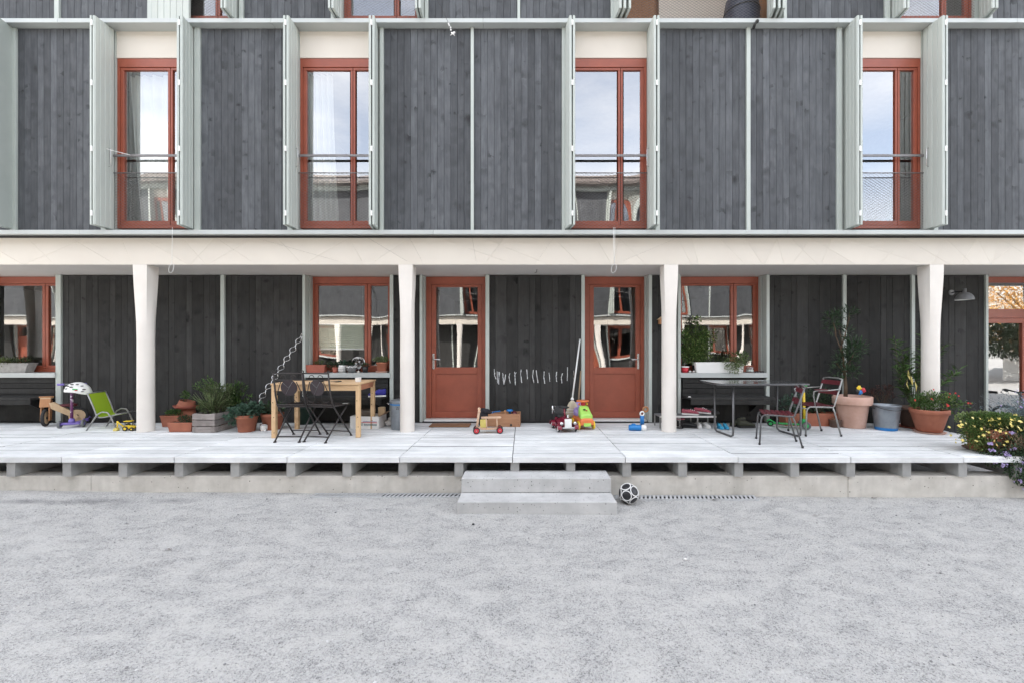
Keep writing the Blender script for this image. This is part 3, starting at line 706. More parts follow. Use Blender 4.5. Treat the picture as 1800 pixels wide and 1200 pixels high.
# ------------------------------------------------------------------ veranda deck
DECK = thing('veranda_deck', 'raised veranda deck of pale grey planks resting on concrete joists', 'deck')
XE = 6.18
ys = [4.766, 4.943, 5.112, 5.290, 5.470, 5.648, 5.825, 6.005, 6.180, 6.36, 6.54, 6.72, 6.945]
_pk = {}
for k in range(-7, 6):
    a, b = -.121 + 1.26 * k, min(-.121 + 1.26 * (k + 1), 6.30)
    if a > 6: continue
    for i, (y0, y1) in enumerate(zip(ys, ys[1:])):
        wd = y1 - y0 - .015; ln = b - a - .009
        key = (i, round(ln, 3))
        if key not in _pk:
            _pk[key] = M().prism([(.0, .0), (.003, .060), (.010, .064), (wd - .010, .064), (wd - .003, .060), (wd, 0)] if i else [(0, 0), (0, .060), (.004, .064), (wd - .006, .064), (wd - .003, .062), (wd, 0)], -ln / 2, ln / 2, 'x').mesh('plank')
            _pk[key].materials.append(K['deck']); _pk[key].materials.append(K['joint_edge'])
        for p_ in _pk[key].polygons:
            if abs(p_.normal.y) > .9 and not (i == 0 and p_.normal.y < 0): p_.material_index = 1  # long side faces coloured darker than the tops, so gaps read as dark lines
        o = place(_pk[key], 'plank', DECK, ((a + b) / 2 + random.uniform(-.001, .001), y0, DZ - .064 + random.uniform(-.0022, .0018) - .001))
jm = M().box(-.048, .048, 0, 2.0, 0, .166).mesh('joist'); jm.materials.append(K['joist'])
for k in range(-13, 12):
    x = -.121 + .63 * k + .025
    if x < XE + .1: place(jm, 'joist', DECK, (x, 4.80, DZ - .064 - .168))
# plinth
PL = thing('plinth_wall', 'low pale concrete plinth wall under the front edge of the deck', 'wall')
ed = [-9.6, -4.9, -.66, 3.68, 8.6]
for a, b in zip(ed, ed[1:]):
    M().box(a + .002, b - .002, 4.835, 5.02, -.3, .212).ob('wall_segment', K['plinth'], PL, bevel=.006)
# steps
STP = thing('concrete_steps', 'two long pitted concrete block steps leading up to the deck', 'steps')
M().box(-.658, .932, 4.534, 4.83, .125, .275).ob('step', K['step'], STP, bevel=.005)
M().box(-.661, .934, 4.262, 4.80, -.25, .121).ob('step', K['step'], STP, bevel=.005)
# drain
K['zinc_l'] = mat('pale_zinc_grate', (.46, .47, .48), (.38, .39, .40), rough=.5)
DR = thing('drain_channel', 'narrow slotted metal drain channel along the foot of the plinth', 'drain')
for a, b in ((-2.35, -.70), (.97, 2.6)):
    zz = float(gz((a + b) / 2, 4.78))
    M().box(a, b, 4.70, 4.71, zz - .03, zz + .013).box(a, b, 4.81, 4.82, zz - .03, zz + .013).ob('channel_edge', K['zinc_l'], DR)
    M().box(a, b, 4.711, 4.809, zz - .06, zz + .001).ob('channel_floor', K['back'], DR)
    m = M(); n = int((b - a) / .046)
    for i in range(n):
        x = a + (b - a) * (i + .5) / n
        m.add([(x - .013 - .014, 4.711, zz + .012), (x + .013 - .014, 4.711, zz + .012), (x + .013 + .014, 4.809, zz + .012), (x - .013 + .014, 4.809, zz + .012)], [(0, 1, 2, 3)])
    m.ob('grate_bar', K['zinc_l'], DR, kind='stuff')
# soil line under the deck so that the void reads dark
# ------------------------------------------------------------------ kit for movable things
K['terra'] = mat('terracotta', (.36, .13, .075), (.29, .10, .06), scale=9, rough=.8, bump=.05)
K['terra_pale'] = mat('pale_limed_terracotta', (.64, .43, .36), (.52, .32, .25), scale=4, rough=.85, bump=.05)
K['terra_red'] = mat('red_terracotta', (.36, .10, .065), (.31, .085, .055), scale=6, rough=.6)
K['brown_pot'] = mat('brown_clay', (.12, .075, .055), (.09, .055, .04), rough=.7)
K['soil'] = mat('potting_soil', (.03, .022, .016), (.05, .037, .027), scale=60, rough=1, bump=.5)
K['pine'] = wood_board('new_pine', (.52, .34, .18), (.66, .47, .28), (.30, .15, .07), rand=.06, rough=.6, kscale=4.5, ruf=.1)
K['pine_x'] = wood_board('new_pine_rail', (.50, .32, .17), (.64, .45, .27), (.30, .15, .07), axis='x', rand=.06, rough=.6, kscale=4.5, ruf=.1)
K['pine_end'] = mat('red_pine_side', (.40, .18, .10), (.34, .14, .08), scale=6, stretch=(1, 1, 8), rough=.6)
K['ply'] = mat('birch_plywood', (.60, .44, .27), (.52, .37, .22), scale=5, stretch=(6, 6, .7), rough=.55)
K['ply_or'] = mat('oiled_orange_wood', (.45, .22, .10), (.38, .18, .08), scale=5, stretch=(6, 6, .7), rough=.5)
K['beech'] = mat('beech_wood', (.62, .43, .30), (.55, .37, .25), scale=6, stretch=(1, 6, 6), rough=.5)
K['crate'] = wood_board('weathered_crate_boards', (.17, .15, .14), (.32, .29, .275), (.07, .055, .05), axis='x', rand=.2, rough=.85, kscale=5)
K['box_wood'] = mat('brown_box_wood', (.38, .20, .11), (.31, .155, .08), scale=4, stretch=(1, 7, 7), rough=.6)
K['iron'] = mat('dark_wrought_iron', (.030, .027, .028), (.045, .038, .036), scale=30, rough=.55, metal=.3)
K['slate'] = mat('purple_black_slate', (.030, .018, .022), (.022, .015, .02), rough=.6)
K['zinc'] = mat('zinc_sheet', (.30, .33, .36), (.22, .245, .27), scale=7, rough=.42, metal=.55)
K['tube'] = mat('grey_steel_tube', (.13, .13, .135), (.10, .10, .10), scale=20, rough=.4, metal=.4)
K['tube_l'] = mat('light_steel_tube', (.34, .34, .33), (.26, .26, .25), scale=20, rough=.4, metal=.5)
K['maroon'] = mat('dark_red_slats', (.11, .014, .022), (.085, .011, .017), rough=.45)
K['lime'] = mat('lime_textile', (.33, .48, .02), (.29, .43, .02), scale=120, rough=.8)
K['purple'] = mat('purple_plastic', (.20, .15, .48), (.18, .13, .43), rough=.4)
K['yellow'] = mat('yellow_plastic', (.78, .55, .03), (.70, .48, .03), rough=.4)
K['pale_yellow'] = mat('faded_yellow_plastic', (.72, .60, .18), (.66, .54, .15), rough=.45)
K['redp'] = mat('bright_red_plastic', (.55, .03, .045), (.48, .025, .04), rough=.4)
K['bordeaux'] = mat('bordeaux_enamel', (.20, .010, .032), (.17, .008, .027), rough=.22, coat=.6)
K['apple'] = mat('apple_green_plastic', (.36, .66, .12), (.33, .60, .11), rough=.4)
K['orange'] = mat('orange_plastic', (.72, .20, .06), (.66, .17, .05), rough=.4)
K['blue'] = mat('blue_plastic', (.015, .19, .50), (.015, .16, .44), rough=.4)
K['blue2'] = mat('cobalt_fabric', (.025, .025, .26), (.02, .02, .20), scale=20, rough=.7)
K['cyan'] = mat('cyan_rubber', (.06, .42, .66), (.05, .36, .60), rough=.5)
K['green'] = mat('green_plastic', (.05, .48, .14), (.04, .42, .12), rough=.4)
K['bottle'] = mat('dark_green_plastic', (.012, .035, .024), (.010, .028, .02), rough=.5)
K['mauve'] = mat('mauve_plastic', (.33, .25, .52), (.3, .23, .48), rough=.45)
K['pink'] = mat('dusty_pink_mesh_fabric', (.42, .10, .13), (.30, .06, .09), scale=40, rough=.8)
K['grey'] = mat('mid_grey_plastic', (.17, .175, .18), (.15, .155, .16), rough=.5)
K['card'] = mat('white_cardboard', (.72, .71, .69), (.68, .67, .65), scale=3, rough=.8)
K['brown_card'] = mat('brown_cardboard', (.36, .24, .15), (.32, .21, .13), rough=.85)
K['navy'] = mat('navy_print', (.03, .05, .18), rough=.8)
K['teal'] = mat('dark_teal_print', (.01, .12, .13), rough=.8)
K['coir'] = mat('brown_coir_mat', (.25, .13, .07), (.19, .10, .055), scale=90, rough=1, bump=.6)
K['broom'] = mat('straw_bristles', (.58, .52, .40), (.45, .40, .30), scale=4, stretch=(20, 20, 1), rough=.9)
K['chalk'] = mat('white_chalk', (.62, .63, .64), (.45, .46, .47), scale=60, rough=1, lo=.4, hi=.75)
K['tablet'] = mat('dark_enamel_top', (.055, .058, .062), (.045, .047, .05), rough=.18, coat=.4)
K['stone'] = mat('carved_stone_trough', (.34, .33, .31), (.25, .24, .23), scale=14, rough=.9, bump=.3)
K['olive'] = mat('olive_leather', (.045, .048, .03), (.035, .038, .022), rough=.7)
K['cloth_b'] = mat('black_cloth', (.012, .013, .018), (.02, .02, .026), scale=20, rough=.95)
K['blind'] = mat('pleated_blind', (.80, .83, .70), (.76, .79, .66), rough=.9, trans=.3)
def leafm(name, c, isl=.45, rough=.5, tr=.25):
    return mat(name, c, tuple(x * .8 for x in c), scale=4, rough=rough, island=isl, trans=tr, spec=.35)
K['lf'] = leafm('mid_green_leaves', (0.072, 0.138, 0.036))
K['lf_dk'] = leafm('dark_green_leaves', (0.041, 0.075, 0.035))
K['lf_bl'] = leafm('blue_green_leaves', (0.065, 0.123, 0.084))
K['lf_yl'] = leafm('fresh_yellow_green_leaves', (0.15, 0.20, 0.06))
K['lf_hi'] = leafm('sunny_light_green_leaves', (.24, .33, .12))
K['lf_ol'] = leafm('olive_leaves', (0.080, 0.109, 0.043))
K['lf_gr'] = leafm('silver_grey_leaves', (0.217, 0.275, 0.290))
K['lf_red'] = leafm('reddish_leaves', (0.123, 0.051, 0.043))
K['lf_var'] = leafm('pale_succulent_leaves', (0.189, 0.246, 0.109))
K['dry'] = leafm('dry_tan_stems', (.36, .26, .17))
K['hedge'] = leafm('shaded_hedge_leaves', (.012, .022, .009))
K['gold'] = leafm('golden_autumn_leaves', (0.609, 0.319, 0.072), isl=.5)
K['bark'] = mat('brown_bark', (.12, .08, .05), (.08, .055, .035), scale=20, stretch=(1, 1, .3), rough=.95, bump=.3)
K['stemg'] = mat('green_stem', (.05, .06, .028), (.07, .055, .03), rough=.7)
K['f_yel'] = mat('yellow_petals', (.72, .58, .12), (.74, .64, .27), rough=.7, island=.15)
K['f_pur'] = mat('lilac_petals', (.27, .21, .42), (.36, .29, .48), rough=.7, island=.3)
K['f_red'] = mat('red_petals', (.55, .05, .04), (.50, .04, .03), rough=.7)
K['f_pnk'] = mat('pink_petals', (.65, .10, .2), (.6, .08, .17), rough=.7)

def at(name, label, cat, px, py, rz=0, group=None, sc=1):
    return thing(name, label, cat, DK(px, py), rz, group, sc)
def rnd_dir(up=.3):
    v = Vector((random.gauss(0, 1), random.gauss(0, 1), random.gauss(0, 1) + up)); return v.normalized()
def foliage(parent, blobs, n, Lf, Wf, mt, up=.4, name='foliage', shell=.5, droop=0, m=None):
    """leaf-sized faces spread through a few ellipsoids"""
    own = m is None; m = m or M()
    vol = [b[1][0] * b[1][1] * b[1][2] for b in blobs]; tot = sum(vol) ** 1
    for b, vv in zip(blobs, vol):
        for _ in range(max(3, int(n * vv / tot))):
            d = rnd_dir(0); r = random.random() ** shell
            p = Vector(b[0]) + Vector((d.x * b[1][0], d.y * b[1][1], d.z * b[1][2])) * r
            dd = d + Vector((0, 0, up - droop)) + rnd_dir(0) * .6
            k = random.uniform(.65, 1.2)
            m.leaf(p, dd, Lf * k, Wf * k)
    if own: return m.ob(name, K[mt], parent)
def stems(parent, base, tips, r=.004, mt='stemg', name='stem', bend=.06, m=None):
    own = m is None; m = m or M()
    for t in tips:
        a = Vector(base) + Vector((random.uniform(-1, 1), random.uniform(-1, 1), 0)) * .01; b = Vector(t)
        c = (a + b) / 2 + Vector((random.uniform(-bend, bend), random.uniform(-bend, bend), random.uniform(0, bend)))
        pts = [a * (1 - q) ** 2 + c * 2 * q * (1 - q) + b * q * q for q in (0, .25, .5, .75, 1)]
        m.tube(pts, [r, r * .9, r * .8, r * .65, r * .4], 5)
    if own: return m.ob(name, K[mt], parent)
def flowers(parent, pts, r, mt, name='flower', nrm=None):
    m = M()
    for p in pts:
        n_ = (Vector(nrm) if nrm else Vector((0, -1, .5))) + rnd_dir(0) * .6; n_.normalize()
        u = n_.cross(Vector((0, 0, 1)) if abs(n_.z) < .9 else Vector((1, 0, 0))).normalized(); v = n_.cross(u)
        k = random.uniform(.7, 1.15); p = Vector(p)
        for i in range(5):
            a = 2 * PI * (i + random.uniform(-.1, .1)) / 5
            d = u * math.cos(a) + v * math.sin(a)
            m.leaf(p, d + n_ * .25, r * k, r * .8 * k, nrm=n_)
    return m.ob(name, K[mt], parent, kind='stuff')
def round_pot(parent, rt, rb, h, mt, rim=.2, lip=.012, n=28, soil=.85):
    """tapered pot with a thick collar and a hollow inside"""
    hr = h * (1 - rim); rm = rb + (rt - rb) * (1 - rim) * .96
    w_ = max(.006, rt * .07)
    p = M().lathe([(rb * .97, 0), (rb, .006), (rm, hr), (rt - lip * .2, hr + .001), (rt, hr + .008), (rt, h - .006), (rt - .004, h), (rt - w_, h), (rt - w_ * 1.2, h * soil), (.001, h * soil)], n).ob('pot', K[mt], parent)
    M().lathe([(rt - w_ * 1.3, h * soil + .002), (.3 * rt, h * soil + .012), (.001, h * soil + .014)], n, cap=False).ob('soil', K['soil'], p)
    return p
def trough(parent, L_, W_, h, mt, taper=.82, wall=.012, rim=.02, soil=.85):
    """rectangular planter: tapered, with a rim and a hollow inside"""
    def rg(l, w_, z): return [(-l / 2, -w_ / 2, z), (l / 2, -w_ / 2, z), (l / 2, w_ / 2, z), (-l / 2, w_ / 2, z)]
    k = taper; q = (h - rim) / h; ke = k + (1 - k) * q * .9
    p = M().loft([rg(L_ * k, W_ * k, 0), rg(L_ * ke, W_ * ke, h - rim), rg(L_, W_, h - rim + .001), rg(L_, W_, h), rg(L_ - 2 * wall, W_ - 2 * wall, h), rg(L_ - 2.2 * wall, W_ - 2.2 * wall, h * soil)], smooth=False).ob('trough', K[mt], parent, bevel=.003)
    M().box(-L_ / 2 + wall * 1.2, L_ / 2 - wall * 1.2, -W_ / 2 + wall * 1.2, W_ / 2 - wall * 1.2, h * soil, h * soil + .008).ob('soil', K['soil'], p)
    return p
def saucer(parent, r, mt, z=0):
    return M().lathe([(r * .85, z), (r, z + .022), (r - .008, z + .022), (r * .8, z + .007), (.001, z + .007)], 28).ob('saucer', K[mt], parent)
def wheel(parent, c, r, wd, mt_rim, axis='x', tyre='rubber', name='wheel', rr=.62):
    """tyre ring + dished hub"""
    t = M().torus(c, r - wd * .5, wd * .5, axis, 22, 8).ob(name, K[tyre], parent)
    m = M().disc(c, r * rr + wd * .2, wd * .55, axis, 20).disc(c, r * .16, wd * 1.05, axis, 10)
    m.ob('hub', K[mt_rim], t); return t
def text(parent, s, loc, size, mt, name='lettering', rot=(R(90), 0, 0), bold=0, slant=0, depth=.0006):
    c = bpy.data.curves.new(name, 'FONT'); c.body = s; c.size = size; c.extrude = depth; c.align_x = 'CENTER'; c.align_y = 'CENTER'; c.offset = bold; c.shear = slant
    o = bpy.data.objects.new(name, c); COL.objects.link(o)
    dg = bpy.context.evaluated_depsgraph_get(); me = bpy.data.meshes.new_from_object(o.evaluated_get(dg))
    bpy.data.objects.remove(o); me.materials.clear(); me.materials.append(K[mt])
    o = bpy.data.objects.new(name, me); COL.objects.link(o); o.parent = parent; o.location = loc; o.rotation_euler = rot; return o
# ================================================================== fixed things on the facade
def bench(X0, X1, label):
    b = thing('wall_bench', label, 'bench', ((X0 + X1) / 2, 6.98, DZ), 0, 'slatted wall benches under the windows')
    h = (X1 - X0) / 2 - .012
    sm = M().box(-h, h, -.012, .04, 0, .081).mesh('back_slat'); sm.materials.append(K['clad_low'])
    for i in range(4): place(sm, 'back_slat', b, (0, 0, .44 + .0895 * i - .09 + .027))
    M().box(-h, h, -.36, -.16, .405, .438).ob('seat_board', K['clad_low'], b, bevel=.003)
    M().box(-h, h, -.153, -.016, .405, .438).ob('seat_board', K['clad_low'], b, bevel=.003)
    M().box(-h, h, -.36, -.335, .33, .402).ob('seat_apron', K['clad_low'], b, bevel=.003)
    for x in (-h + .2, h - .2):
        M().prism([(.045, .40), (-.30, .40), (-.30, .375), (.045, .16)], x - .012, x + .012, 'x').ob('bracket', K['black'], b)
    return b
bench(-8.96, -7.64, 'dark slatted wall bench under the window left of the balance bike')
bench(-3.53, -2.2, 'dark slatted wall bench under the window behind the pine table')
bench(2.59, 3.94, 'dark slatted wall bench under the window above the shoe rack')

# wall lamp
lp = thing('wall_lamp', 'grey dome wall lamp on a short arm beside the right-hand column', 'lamp', (6.985, 6.972, 2.55), 0, None, .8)
M().disc((0, -.012, 0), .055, .024, 'y', 24).ob('wall_plate', K['grey'], lp)
M().tube([(0, -.02, 0), (0, -.22, 0), (0, -.235, .002)], .011, 8).ob('arm', K['black'], lp)
sh = M().lathe([(.145, -.175), (.142, -.15), (.128, -.105), (.10, -.065), (.062, -.036), (.03, -.026), (.03, .045), (.026, .05), (.002, .051)], 32, (0, -.27, 0), cap=False).ob('lamp_shade', K['grey'], lp)
M().lathe([(.138, -.173), (.12, -.105), (.06, -.042), (.002, -.04)], 32, (0, -.27, 0), cap=False).ob('reflector', K['white'], sh)
M().ball((0, -.27, -.10), .03, 12, 8).ob('bulb', K['white'], lp)

# chalk marks
ch = []
for mk in [[(365, 60), (372, 150), (390, 190)], [(405, 90), (410, 245)], [(430, 95), (425, 260)], [(440, 100), (418, 220)], [(478, 110), (483, 180), (495, 265), (515, 130)], [(572, 115), (560, 160), (575, 245)], [(635, 95), (640, 180), (645, 270)], [(657, 100), (640, 130)], [(720, 65), (714, 130), (730, 240)], [(795, 65), (803, 190)], [(880, 70), (873, 160), (888, 240)], [(918, 75), (942, 240)], [(1025, 90), (1020, 170), (1032, 250)], [(1088, 105), (1100, 225)], [(1190, 95), (1181, 150), (1190, 225)], [(1265, 115), (1249, 170), (1258, 245)], [(1333, 35), (1328, 215)], [(1412, 80), (1416, 200)]]:
    ch.append([P(820 + x / 7.5, 640 + y / 7.5, 6.9735) for x, y in mk])
m = M()
for pts in ch:
    for a, b in zip(pts, pts[1:]):
        k = 4
        for i in range(k):
            p, q = a.lerp(b, i / k), a.lerp(b, (i + 1) / k); w_ = random.uniform(.003, .0075)
            p = p + Vector((random.uniform(-.004, .004), 0, 0))
            m.add([p + Vector((-w_, 0, 0)), p + Vector((w_, 0, 0)), q + Vector((w_, 0, 0)), q + Vector((-w_, 0, 0)),
                   p + Vector((-w_, .0012, 0)), p + Vector((w_, .0012, 0)), q + Vector((w_, .0012, 0)), q + Vector((-w_, .0012, 0))], [(0, 1, 2, 3), (0, 4, 5, 1), (2, 6, 7, 3), (1, 5, 6, 2), (0, 3, 7, 4)])
tag(m.ob('chalk_marks', K['chalk']), 'row of white chalk strokes scribbled on dark boards between the doors', 'drawing')

# pull cords
def cord(px, label, dbl):
    t = thing('pull_cord', label, 'cord', (0, 0, 0), 0, 'pull cords hanging over the cream band')
    m = M(); a = P(px + 2, 400, 5.94); b = P(px + 1, 466, 5.94)
    m.tube([a, a.lerp(b, .5), b]  , .0022, 6)
    if dbl: m.tube([a + Vector((-.02, 0, 0)), (a + b) / 2 + Vector((-.016, 0, 0)), b]  , .0022, 6)
    m.ob('cord', K['white'], t)
    m = M(); c = P(px, 472, 5.94)
    m.tube([c + Vector((.034 * math.cos(q) + .012 * math.sin(q), 0, .062 * math.sin(q))) for q in [2 * PI * i / 18 for i in range(18)]]  , .0022, 6, True)
    m.ob('loop', K['white'], t)
cord(301, 'thin white pull cord with a loop, hanging right of the left-hand column', False)
cord(1079, 'thin white double pull cord with a loop, hanging above the right-hand door', True)
hk = M().tube([P(943, 466, 6.5), P(944, 473, 6.5), P(943, 479, 6.5), P(940, 480, 6.5)], .004, 6).ob('ceiling_hook', K['black'])
tag(hk, 'small dark hook in the veranda ceiling between the two doors', 'hook')

# ornament on a wire from the storey above
orn = thing('hanging_ornament', 'small white figure on a thin wire dangling in front of the dark boards', 'ornament', (0, 0, 0))
pts = [P(x, y, 5.86) for x, y in ((758, -22), (770, 4), (781, 26), (788, 40))]
M().tube(pts, .003, 6).ob('wire', K['iron'], orn)
m = M()
for x, y in ((788.5, 42), (789.5, 45), (792, 49), (792.5, 53)): m.ball(P(x, y, 5.86), .012, 10, 6)
m.ob('bead', K['white'], orn)
c = P(796, 59, 5.86)
m = M().ball(c, .022, 10, 6, (1, .5, .8)).ball(c + Vector((.02, 0, .012)), .014, 8, 6)
for a in (0, 1, 2, 3): m.tube([c, c + Vector((.04 * math.cos(a * 1.6 + .6), 0, .03 * math.sin(a * 1.6 + .6) - .01))], .006, 6)
m.ob('figure', K['card'], orn)
cl = M().tube([P(1331, 38, 5.95), P(1327, 43, 5.95), P(1324, 51, 6.0)], [.022, .018, .02], 8).ball(P(1331, 38, 5.94), .026, 10, 6)
tag(cl.ob('dark_clamp', K['black']), 'small dark clamp fixed under the upper ledge', 'clamp')
st = M().tube([P(187, 262, 5.95), P(205, 267, 6.0), P(229, 273, 6.06)], .0045, 6)
tag(st.ob('stay_rod', K['white']), 'thin white stay rod between shutter and rail at the left window', 'rod')

# things in the loggia
zl = ZL + ST + .017
def lat(px, Y): return (px - VX) * Y / F
b = thing('barrel', 'dark blue-grey barrel standing in the upper loggia', 'barrel', (lat(1303, 6.5), 6.5, zl))
M().lathe([(.22, 0), (.245, .15), (.255, .3), (.245, .5), (.22, .66), (.2, .66), (.2, .6), (.01, .6)], 32).ob('body', mat('slate_blue_paint', (.045, .052, .075), (.035, .04, .06), rough=.5), b)
for z in (.18, .45): M().torus((0, 0, z), .252, .008, 'z', 28, 6).ob('hoop', K['black'], b)
b = thing('storage_box', 'white plastic box on the loggia floor behind the wire net', 'box', (lat(1240, 6.3), 6.32, zl))
M().loft([[(x * s, y * s2, z) for x, y in ((-.22, -.12), (.22, -.12), (.22, .12), (-.22, .12))] for s, s2, z in ((.9, .9, 0), (1, 1, .09), (1.04, 1.06, .09), (1.04, 1.06, .11), (.95, .93, .11), (.88, .85, .02))], False).ob('tub', K['white'], b, bevel=.004)
b = thing('potted_plant', 'small pink flowering plant beside the barrel in the upper loggia', 'plant', (lat(1246, 6.55), 6.62, zl))
round_pot(b, .09, .065, .14, 'terra_pale'); stems(b, (0, 0, .12), [(x, 0, .3) for x in (-.06, 0, .07)])
foliage(b, [((0, 0, .22), (.1, .1, .08))], 60, .05, .025, 'lf'); flowers(b, [(random.uniform(-.09, .09), -.05, random.uniform(.18, .33)) for _ in range(14)], .028, 'f_pnk')
b = thing('white_board', 'white rounded board leaning beside the barrel in the upper loggia', 'board', (lat(1262, 6.7), 6.8, zl))
M().prism([(-.14, 0), (.16, 0), (.17, .2), (.1, .36), (0, .42), (-.1, .3)], -.02, .02, 'y').ob('panel', K['white'], b, bevel=.006)

# curtains and blind
def curtain(label, pts_top, pts_bot, z0, z1, Y, amp=.022, waves=9, n=60, rows=16):
    m = M(); v = []; f = []
    for j in range(rows + 1):
        t = j / rows; z = z1 + (z0 - z1) * t
        q = t ** 1.6
        for i in range(n + 1):
            u = i / n
            xa = pts_top[0] + (pts_top[1] - pts_top[0]) * u; xb = pts_bot[0] + (pts_bot[1] - pts_bot[0]) * u
            x = xa + (xb - xa) * q
            v.append((x, Y + amp * math.sin(u * waves * 2 * PI + 1.5 * math.sin(t * 2 + u * 5)) + .01 * math.sin(u * 31), z))
    for j in range(rows):
        for i in range(n):
            a = j * (n + 1) + i; f.append((a, a + 1, a + n + 2, a + n + 1))
    m.add(v, f, True); return tag(m.ob('curtain', K['cloth']), label, 'curtain', 'white curtains upstairs')
curtain('white curtain filling most of the leftmost upstairs window', (-5.80, -4.80), (-5.64, -4.80), ZL + .12, ZL + 2.36, 6.30, waves=7)
curtain('white curtain drawn to the left in the upstairs window above the pine table', (-3.17, -2.80), (-3.14, -2.72), ZL + .12, ZL + 2.38, 6.30, waves=5)
curtain('narrow white curtain at the left edge of the rightmost upstairs window', (4.70, 4.86), (4.70, 4.90), ZL + .12, ZL + 2.38, 6.30, waves=3)
bl = thing('window_blind', 'pale green pleated blind half drawn in the window behind the pine table', 'blind', (0, 0, 0))
x0, x1 = (557.5 - VX) / 103.4, (639.5 - VX) / 103.4
m = M(); v = []; k = 24
for i in range(k + 1):
    z = 2.04 - (2.04 - 1.64) * i / k; y = 7.262 + (.010 if i % 2 else -.002)
    v += [(x0 + .005, y, z), (x1 - .005, y, z)]
m.add(v, [(2 * i, 2 * i + 1, 2 * i + 3, 2 * i + 2) for i in range(k)]).ob('pleats', K['blind'], bl)
for z in (2.05, 1.632): M().box(x0, x1, 7.254, 7.276, z - .011, z + .011).ob('blind_rail', K['white'], bl, bevel=.002)
M().tube([(x0 + .02, 7.262, 2.06), (x0 + .02, 7.262, 2.70)], .0015, 5).tube([(x1 - .02, 7.262, 2.06), (x1 - .02, 7.262, 2.70)], .0015, 5).ob('blind_cord', K['white'], bl)

# ================================================================== window sill things
def sill(name, label, cat, px, Y=7.03, rz=0, group=None): return thing(name, label, cat, ((px - VX) * Y / F, Y, 1.2535), rz, group)
t = sill('stone_planter', 'grey carved stone trough of succulents on the far-left window sill', 'planter', 10)
trough(t, .92, .15, .155, 'stone', taper=.84)
foliage(t, [((.12, 0, .18), (.32, .07, .06))], 260, .05, .018, 'lf_ol', up=.9); foliage(t, [((.0, -.03, .17), (.12, .05, .05))], 60, .05, .026, 'lf_yl', up=.6)
stems(t, (.1, 0, .14), [(random.uniform(-.1, .42), random.uniform(-.05, .05), random.uniform(.2, .27)) for _ in range(14)], .003)
t = sill('window_box', 'rectangular red terracotta window box with a small tuft of green', 'planter', 557)
trough(t, .33, .13, .125, 'terra_red', taper=.84); foliage(t, [((.05, 0, .14), (.10, .05, .045))], 90, .06, .012, 'lf_ol', up=1.0)
t = sill('flower_pot', 'small red pot with a drooping green plant on the sill', 'plant pot', 589.5)
round_pot(t, .05, .04, .09, 'terra_red', rim=.1); foliage(t, [((-.03, 0, .11), (.09, .06, .05))], 110, .05, .022, 'lf_dk', up=.3)
t = sill('striped_pot', 'white and grey striped pot with blue-green leaves on the sill', 'plant pot', 602)
p = M().lathe([(.045, 0), (.062, .02), (.068, .06), (.062, .10), (.056, .12), (.05, .12), (.048, .10), (.002, .10)], 26).ob('pot', K['white'], t)
for z in (.03, .055, .08): M().torus((0, 0, z), .0655 if z != .055 else .0672, .0045, 'z', 26, 6).ob('stripe', K['grey'], p)
foliage(t, [((0, 0, .145), (.075, .05, .035))], 100, .05, .024, 'lf_bl', up=.4)
t = sill('bowl_pot', 'dark round bowl pot with a pale drip-glazed rim on the sill', 'plant pot', 618, 7.0)
p = M().lathe([(.035, 0), (.06, .02), (.074, .06), (.07, .10), (.062, .115), (.055, .112), (.05, .09), (.002, .09)], 26).ob('pot', K['grey'], t)
m = M()
for i in range(20):
    a = 2 * PI * i / 20; m.ball((.070 * math.cos(a), .070 * math.sin(a), .098 - .006 * (i % 3)), .0095, 6, 5)
m.ob('glaze', K['white'], p); foliage(t, [((0, 0, .125), (.05, .04, .025))], 60, .035, .018, 'lf_dk', up=.6)
t = sill('wire_sculpture', 'shiny curled metal band ornament behind the sill pots', 'ornament', 630, 7.08)
for i in range(5):
    a = i * .62; pts = []
    for j in range(20):
        q = PI * 1.6 * j / 19 + a; r = .10 - .012 * i
        pts.append((r * math.cos(q) * (1 - .12 * i), .03 * math.sin(q * 2 + i), .15 + r * math.sin(q)))
    M().tube(pts, .0075, 6).ob('band', K['steel'], t)
M().disc((0, 0, .012), .05, .024, 'z', 20).tube([(0, 0, .02), (0, 0, .06)], .008, 6).ob('foot', K['steel'], t)
t = sill('dark_cup_pot', 'dark slim pot with a low green plant on the sill', 'plant pot', 642)
M().lathe([(.038, 0), (.05, .1), (.044, .1), (.04, .085), (.002, .085)], 24).ob('pot', K['black'], t); foliage(t, [((0, 0, .115), (.06, .05, .03))], 90, .035, .016, 'lf_dk', up=.6)
t = sill('succulent_pot', 'terracotta pot of pale bushy succulent at the right end of the sill', 'plant pot', 671.5, 7.02)
saucer(t, .105, 'terra_pale'); o = part = round_pot(t, .092, .07, .155, 'terra', rim=.16); o.location.z = .012
foliage(t, [((-.01, 0, .205), (.135, .07, .05))], 420, .024, .018, 'lf_var', up=.5); stems(t, (0, 0, .15), [(-.15, -.03, .06), (-.13, -.02, .12)], .003)

